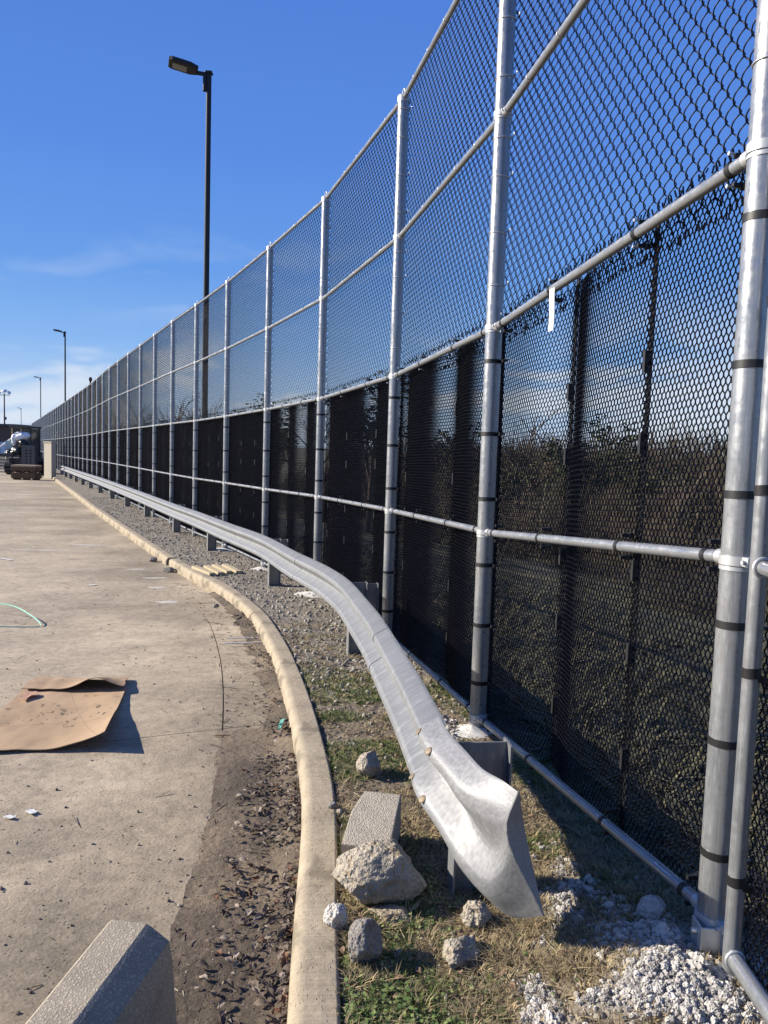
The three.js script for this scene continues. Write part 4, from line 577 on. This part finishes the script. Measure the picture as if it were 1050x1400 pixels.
// white mortar spilled at post feet
[[1, .16, 'white mortar spill round the second post from the gate'], [3, .30, 'white mortar spill round the fourth post from the gate'], [4, .22, 'white mortar spill round the fifth post from the gate'], [5, .26, 'white mortar spill round the sixth post from the gate']].forEach(([k, r, lab]) => { const p = PT[k], d = posts[k], g = grid(24, 6, (u, v) => { const a = u * 6.2832, rr = v * r * (0.75 + 0.5 * fbm(Math.cos(a) * 2 + 5, Math.sin(a) * 2 + k, 3, 411)); const x = p.x - 0.04 + Math.cos(a) * rr, dd = d - 0.05 + Math.sin(a) * rr; return { x, y: groundY(x, dd) + 0.03 * (1 - v) + 0.012 * fbm(x * 30, dd * 30, 3, 412) - 0.016 * v, z: -dd }; }); single('mortar_spill', g, M.spill, lab, 'mortar spill', 'mortar spills at the post feet'); });

// ------------------------------------------------------------------ loose ground cover
{
  const Rn = rng(77), stones = [1, 2, 3].map(s => rockGeo(500 + s, 1, 0.7, 0.9, 1, 0.1, 8));
  const put = (list, x, y, d, s, c, flat = 1) => list.push([mat4(V(x, y, d), [Rn() * 6, Rn() * 6, Rn() * 6], [s, s * (0.6 + 0.5 * Rn()) * flat, s * (0.7 + 0.5 * Rn())]), c]);
  // gravel on the verge
  const gr = [[], [], []];
  for (let k = 0; k < 42000; k++) { const d = 2 + 26 * Math.pow(Rn(), 2.1), a = kerbX(d) + 0.15, b = fenceX(d) + 0.6, x = lerp(a, b, Rn()); const dens = lerp(0.5, 0.7, sst(4.2, 6.2, d)) * (0.4 + 0.9 * fbm(x * 3, d * 3, 3, 421)); if (Rn() > dens) continue; const s = 0.0022 + lerp(0.010, 0.024, sst(3.6, 6.5, d)) * Math.pow(Rn(), lerp(7, 4.5, sst(3.6, 6.5, d))); const k2 = 0.5 + 0.8 * Rn(); put(gr[k % 3], x, groundY(x, d) + s * 0.3, d, s, rgb(.34 * k2, .315 * k2, .255 * k2)); }
  gr.forEach((l, i) => scatter('gravel', stones[i], M.inst, l, ['loose grey gravel scattered over the verge', 'fine tan gravel between kerb and fence', 'broken stone bits lying along the verge'][i], 'gravel'));
  // white rubble heap
  const wr = [[], [], []];
  for (let k = 0; k < 90000; k++) { const far = k % 8 === 0, x = far ? 0.15 + 0.6 * Rn() : 0.3 + 1.1 * Rn(), d = far ? 3.9 + 1.4 * Rn() : 1.7 + 1.6 * Rn(); const m = rubbleMask(x, d); if (Rn() > m * 1.2) continue; const s = 0.0016 + 0.012 * Math.pow(Rn(), 7); const dirt = Rn() < 0.3 ? 0.55 : 1, big = k % 700 === 0 ? 0.012 + 0.02 * Rn() : 0, k2 = (0.7 + 0.35 * Rn()) * dirt; put(wr[k % 3], x, groundY(x, d) + s * 0.3 + m * (0.05 * (fbm(x * 14, d * 14, 4, 242) - 0.35)) + 0.001 + big * 0.2, d, s + big, rgb(.55 * k2, .525 * k2, .48 * k2)); }
  for (const [X, D, n] of [[2.0, 5.5, 70], [1.45, 6.3, 50], [2.5, 6.8, 50], [1.7, 4.6, 40]]) for (let k = 0; k < n; k++) { const x = X + (Rn() + Rn() - 1) * 0.4, d = D + (Rn() + Rn() - 1) * 0.18, s = 0.008 + 0.03 * Math.pow(Rn(), 3); put(wr[k % 3], x, groundY(x, d) + s * 0.4, d, s, rgb(.5, .48, .45)); }
  wr.forEach((l, i) => scatter('rubble', rockGeo(520 + i, 1, 0.8, 0.9, 3, 0.42, 7), M.inst, l, ['white plaster rubble heaped round the end post', 'small white lumps in the rubble at the end post', 'white crumbs strewn below the gate hinge'][i], 'rubble'));
  // pebbles on the road
  const pb = [];
  for (let k = 0; k < 9000; k++) { const d = 1.7 + 9 * Math.pow(Rn(), 1.8), x = kerbX(d) - 0.05 - 3.6 * Math.pow(Rn(), 1.2); const t = kerbX(d) - x; if (Rn() > 0.2 + 0.9 * sst(4.6, 2.8, d) * fbm(x * 2, d * 2, 3, 431) + 0.5 * sst(0.8, 0.2, t)) continue; const s = 0.0018 + 0.009 * Math.pow(Rn(), 6); const k2 = 0.3 + 1.0 * Rn(); put(pb, x, R(d) + s * 0.3, d, s, rgb(.29 * k2, .24 * k2, .18 * k2)); }
  scatter('grit', stones[0], M.inst, pb, 'grit and pebbles strewn over the concrete road', 'grit');
  // leaf litter
  const leaf = (() => { const g = grid(4, 4, (u, v) => { const w = Math.sin(Math.PI * clamp(v * 0.96 + 0.02, 0, 1)) * 0.5, x = (u - .5) * 2 * w; return { x, y: 0.5 * x * x + 0.25 * Math.sin(v * 3) + 0.12 * Math.sin(u * 7 + v * 5), z: (v - .5) * 1.6, u, v }; }); return g; })();
  const lf = [];
  for (let k = 0; k < 3000; k++) { const d = 1.7 + 7 * Math.pow(Rn(), 1.9), t = 0.012 + 0.31 * Math.pow(Rn(), 2.0) * (d < 4.8 ? 1 : 0.6), x = kerbX(d) - t; if (Rn() > sst(0.36, 0.62, fbm(x * 5, d * 4, 3, 441)) * (d > 5 ? 0.55 : 1)) continue; const s = 0.007 + 0.024 * Math.pow(Rn(), 1.6), c = Rn(); const col = c < 0.45 ? rgb(.085, .062, .048) : c < 0.75 ? rgb(.14, .105, .078) : c < 0.93 ? rgb(.27, .22, .17) : rgb(.15, .075, .04); lf.push([mat4(V(x, R(d) + 0.012 + 0.03 * sst(.2, 0, t) + Rn() * 0.014, d), [(Rn() - .5) * 1.0, Rn() * 6.28, (Rn() - .5) * 1.0], [s * (0.6 + 0.5 * Rn()), s, s]), col.multiplyScalar(0.6 + 0.8 * Rn())]); }
  for (let k = 0; k < 350; k++) { const d = 2 + 4 * Rn(), x = kerbX(d) + 0.17 + Rn() * 0.9; const s = 0.008 + 0.014 * Rn(); lf.push([mat4(V(x, groundY(x, d) + 0.014, d), [(Rn() - .5), Rn() * 6.28, (Rn() - .5)], s), rgb(.2, .13, .08)]); }
  scatter('leaf_litter', leaf, M.instLeaf, lf, 'dead grey and brown leaves gathered along the kerb', 'leaf litter');
  // twigs
  const tw = []; const stick = new THREE.CylinderGeometry(0.5, 0.35, 1, 5); stick.rotateZ(Math.PI / 2); const arcs = stick;
  for (let k = 0; k < 700; k++) { const d = 1.8 + 9 * Math.pow(Rn(), 1.6), x = kerbX(d) - 0.03 - (k % 4 ? 0.45 * Rn() : 2.6 * Rn()); const L = 0.02 + 0.12 * Math.pow(Rn(), 3), r = 0.002 + 0.003 * Rn(), pale = Rn() < 0.3; tw.push([mat4(V(x, R(d) + 0.006 + 0.02 * Rn() * sst(.3, 0, kerbX(d) - x), d), [0, Rn() * 6.28, (Rn() - .5) * 0.3], [L, r, r]), pale ? rgb(.42, .36, .26) : rgb(.10, .07, .05)]); }
  for (let k = 0; k < 900; k++) { const d = 2 + 7 * Math.pow(Rn(), 1.5), x = lerp(kerbX(d) + 0.16, fenceX(d) + 0.3, Rn()); const L = 0.03 + 0.12 * Math.pow(Rn(), 2), r = 0.0012 + 0.0016 * Rn(); tw.push([mat4(V(x, groundY(x, d) + 0.012, d), [0, Rn() * 6.28, (Rn() - .5) * 0.5], [L, r, r]), rgb(.40, .33, .21).multiplyScalar(0.6 + 0.7 * Rn())]); }
  scatter('twigs', arcs, M.inst, tw, 'twigs and straw bits along the gutter and verge', 'twigs');
  // grass: tufts of curved blades
  const tuft = (n, spread, lean, seed) => { const Q = rng(seed), list = []; for (let k = 0; k < n; k++) { const a = Q() * 6.28, r = spread * Math.sqrt(Q()), L = 0.5 + 0.5 * Q(), ln = lean * (0.3 + Q()), w = 0.03 + 0.02 * Q(), bx = Math.cos(a) * r, bz = Math.sin(a) * r, dx = Math.cos(a + Q() - .5), dz = Math.sin(a + Q() - .5); const pos = [], P = (s, o) => { const b = ln * s * s; pos.push(bx + dx * b - dz * o, L * (s - 0.25 * ln * s * s), bz + dz * b + dx * o); }; P(0, -w); P(0, w); P(.55, w * .8); P(0, -w); P(.55, w * .8); P(.55, -w * .8); P(.55, -w * .8); P(.55, w * .8); P(1, 0); const g = new THREE.BufferGeometry(); g.setAttribute('position', new THREE.Float32BufferAttribute(pos, 3)); g.computeVertexNormals(); list.push(g); } return merge(list); };
  const tA = tuft(14, 0.6, 0.7, 1), tB = tuft(12, 0.5, 1.6, 2);
  const green = [], dry = [];
  for (let k = 0; k < 30000; k++) { const d = 1.75 + 6 * Math.pow(Rn(), 1.5), a = kerbX(d) + 0.16, b = fenceX(d) + 0.5, x = lerp(a, b, Rn()); const rub = rubbleMask(x, d); const n = fbm(x * 2.2, d * 2.2, 4, 221), n2 = fbm(x * 5, d * 5, 3, 451);
    const patch = Math.exp(-(((x - 0.1) / 0.3) ** 2 + ((d - 2.1) / 0.25) ** 2)) + 0.8 * Math.exp(-(((x - 0.13) / 0.2) ** 2 + ((d - 2.75) / 0.3) ** 2)) + 0.6 * sst(0.47, 0.6, n) * sst(7, 5, d);
    if (Rn() < rub) continue;
    if (Rn() < clamp(patch * 1.2 - 0.1 + (n2 - 0.5), 0, 1) * 0.75) { const s = 0.014 + 0.022 * Rn(); green.push([mat4(V(x, groundY(x, d) - 0.002, d), [0, Rn() * 6.28, 0], s), rgb(.075, .13, .03).lerp(rgb(.19, .20, .06), Rn() * 0.8)]); }
    else if (Rn() < (0.55 * sst(4.2, 2.9, d) + 0.16) * sst(0.3, 0.6, n2 + 0.1)) { const s = 0.018 + 0.03 * Rn(); dry.push([mat4(V(x, groundY(x, d) - 0.002, d), [(Rn() - .5) * 0.6, Rn() * 6.28, (Rn() - .5) * 0.6], s), rgb(.30, .235, .13).multiplyScalar(0.6 + 0.8 * Rn())]); } }
  // grass and weeds on the bank behind the fence
  for (let k = 0; k < 14000; k++) { const d = 0.5 + 16 * Rn(), q = 0.4 + 16 * Math.pow(Rn(), 1.4), x = fenceX(d) + q; const s = 0.10 + 0.16 * Rn(); dry.push([mat4(V(x, groundY(x, d) - 0.01, d), [0, Rn() * 6.28, 0], s), rgb(.125, .115, .062).multiplyScalar(0.65 + 0.5 * Rn())]); }
  scatter('grass', tA, M.instLeaf, green, 'short green grass and clover on the verge', 'grass'); scatter('dry_grass', tB, M.instLeaf, dry, 'dry straw coloured grass on the verge and bank', 'dry grass');
  // clover leaves
  const cl = [], disc = new THREE.CircleGeometry(1, 6); disc.rotateX(-Math.PI / 2);
  for (let k = 0; k < 14000; k++) { const d = 1.8 + 1.6 * Rn(), x = -0.15 + 0.8 * Rn(); const p = Math.exp(-(((x - 0.08) / 0.26) ** 2 + ((d - 2.12) / 0.22) ** 2)) + 0.7 * Math.exp(-(((x - 0.16) / 0.14) ** 2 + ((d - 2.75) / 0.2) ** 2)); if (Rn() > p * sst(0.3, 0.6, fbm(x * 6, d * 6, 3, 461) + 0.1) || x < kerbX(d) + 0.17) continue; const s = 0.003 + 0.005 * Rn(); cl.push([mat4(V(x, groundY(x, d) + 0.004 + 0.02 * Rn(), d), [(Rn() - .5) * 1.4, Rn() * 6, (Rn() - .5) * 1.4], s), rgb(.08, .15, .035).lerp(rgb(.2, .24, .08), Rn())]); }
  scatter('clover', disc, M.instLeaf, cl, 'green clover leaves beside the kerb at the bottom', 'clover');
}

// ------------------------------------------------------------------ trees and brush beyond the fence
function treeGeo(seed, h, spread, levels, evergreen) {
  const Q = rng(seed), trunk = [], twigs = [], tips = [];
  const grow = (p, dir, len, r, lv) => { const e = p.clone().addScaledVector(dir, len); (lv < 2 ? trunk : twigs).push(tubeBetween(p, e, r, lv < 2 ? 7 : 3, r * 0.62, true)); if (lv >= levels) { tips.push(e); return; } const n = lv === 0 ? 5 : 3 + (Q() < 0.5 ? 1 : 0); for (let k = 0; k < n; k++) { const s = 0.35 + 0.65 * (k + Q()) / n, q = p.clone().lerp(e, s), d = dir.clone().add(new THREE.Vector3((Q() - .5) * 2, (Q() - .25) * 0.9, (Q() - .5) * 2).multiplyScalar(spread)).normalize(); grow(q, d, len * (0.55 + 0.25 * Q()), r * 0.55, lv + 1); } };
  grow(new THREE.Vector3(0, -0.3, 0), new THREE.Vector3(0.05, 1, 0.03).normalize(), h * 0.42, h * 0.018, 0);
  const leaves = []; if (evergreen) { for (const t of tips) for (let k = 0; k < 16; k++) { const g = new THREE.PlaneGeometry(0.13, 0.07, 1, 1); g.rotateX(Q() * 6); g.rotateY(Q() * 6); g.translate(t.x + (Q() - .5) * 0.5, t.y + (Q() - .5) * 0.4, t.z + (Q() - .5) * 0.5); leaves.push(g); } }
  return { trunk: merge(trunk), crown: merge(evergreen ? [...twigs, ...leaves] : twigs) };
}
{
  M.crownBare = std({ color: rgb(.15, .115, .085), roughness: 1 }); M.crownGreen = std({ color: rgb(.05, .065, .03), roughness: 1, side: THREE.DoubleSide }); M.crownOlive = std({ color: rgb(.10, .10, .05), roughness: 1, side: THREE.DoubleSide });
  const kinds = [[treeGeo(1, 5.2, 0.75, 4, false), M.crownBare, 'bare_tree', 'bare brown tree with tangled twigs beyond the fence'], [treeGeo(2, 5.0, 0.8, 3, true), M.crownGreen, 'evergreen_tree', 'dark evergreen tree beyond the fence'], [treeGeo(3, 4.6, 0.9, 3, true), M.crownOlive, 'olive_tree', 'olive green bushy tree beyond the fence']];
  const spots = [[13.0, 27, 0, 1.0, 'bare brown tree showing beside the nearest end post'], [10.4, 29, 2, 1.05, 'olive bushy tree right of the dark seam in the nearest bay'], [7.6, 29, 1, 1.15, 'dark evergreen left of the dark seam in the nearest bay'], [5.2, 30, 0, 1.2, 'taller bare tree just right of the second post'], [2.4, 29, 2, 1.1, 'olive bushy tree in the middle of the second bay'], [-0.6, 29, 1, 1.3, 'dark evergreen just left of the third post'], [-2.8, 33, 0, 1.25, 'bare brown tree behind the fourth post'], [-5.0, 34, 2, 1.1, 'olive bushy tree behind the fifth post'], [-6.2, 38, 1, 1.2, 'dark evergreen left of the fifth post'], [-9, 42, 0, 1.35, 'bare tree left of the sixth post above the screen'], [-11.5, 48, 0, 1.3, 'bare tree beside the near lamp pole above the screen'], [-15, 54, 0, 1.5, 'bare tree behind the eighth post'], [-19, 62, 0, 1.5, 'bare tree behind the ninth post'], [9.0, 24, 0, 0.8, 'low bare tree in the nearest bay, right of its seam'], [3.8, 24, 2, 0.75, 'low olive bush tree just behind the second post'], [-24, 70, 0, 1.5, 'farthest bare tree, left of all others beyond the fence'], [12, 36, 0, 1.25, 'far bare tree behind the middle of the nearest bay'], [0.8, 40, 0, 1.4, 'tall far bare tree just right of the third post']];
  const made = {};
  spots.forEach(([x, d, k, s, lab], i) => { const [g, cm, nm] = kinds[k]; let o; if (!made[k]) { o = new THREE.Group(); part('trunk', g.trunk, M.bark, o); part('crown', g.crown, cm, o); made[k] = o; } else o = made[k].clone(); o.name = numbered(nm); tag(o, lab, 'tree', ['bare trees', 'evergreens', 'olive trees'][k] + ' beyond the fence'); scene.add(o); o.position.copy(V(x, groundY(x, d), d)); o.rotation.y = i * 2.4; o.scale.setScalar(s); });
  // brush
  const Q = rng(55), clump = []; for (let k = 0; k < 46; k++) { const a = Q() * 6.28, r = Q() * 0.35, L = 0.5 + Q() * 0.6, p = new THREE.Vector3(Math.cos(a) * r, 0, Math.sin(a) * r), e = new THREE.Vector3(Math.cos(a) * (r + 0.5 * Q()), L, Math.sin(a) * (r + 0.5 * Q())); clump.push(tubeBetween(p, e, 0.006, 3, 0.003, true)); for (let j = 0; j < 3; j++) { const s = p.clone().lerp(e, 0.4 + 0.6 * Q()); clump.push(tubeBetween(s, s.clone().add(new THREE.Vector3(Q() - .5, Q() * 0.5, Q() - .5).multiplyScalar(0.5)), 0.004, 3, 0.002, true)); } }
  const br = []; for (let k = 0; k < 5200; k++) { const d = 2 + 60 * Math.pow(Q(), 0.8), q = 5 + 40 * Q(), x = fenceX(d) + q; if (Q() > lerp(sst(0.42, 0.62, fbm(x * 0.3, d * 0.3, 3, 471)) * 0.5, 1, sst(16, 24, q)) * sst(5, 11, q)) continue; const s = (0.8 + 1.1 * Q()) * (1 + 1.3 * sst(16, 30, q)); const c = Q(); br.push([mat4(V(x, groundY(x, d) - 0.05, d), [0, Q() * 6.28, 0], [s, s * (0.8 + 0.7 * Q()), s]), c < 0.6 ? rgb(.095, .075, .052) : c < 0.82 ? rgb(.15, .12, .078) : rgb(.05, .06, .026)]); }
  scatter('undergrowth', merge(clump), M.inst, br, 'tangled brown undergrowth on the bank beyond the fence', 'undergrowth');
}

renderer.render(scene, camera);
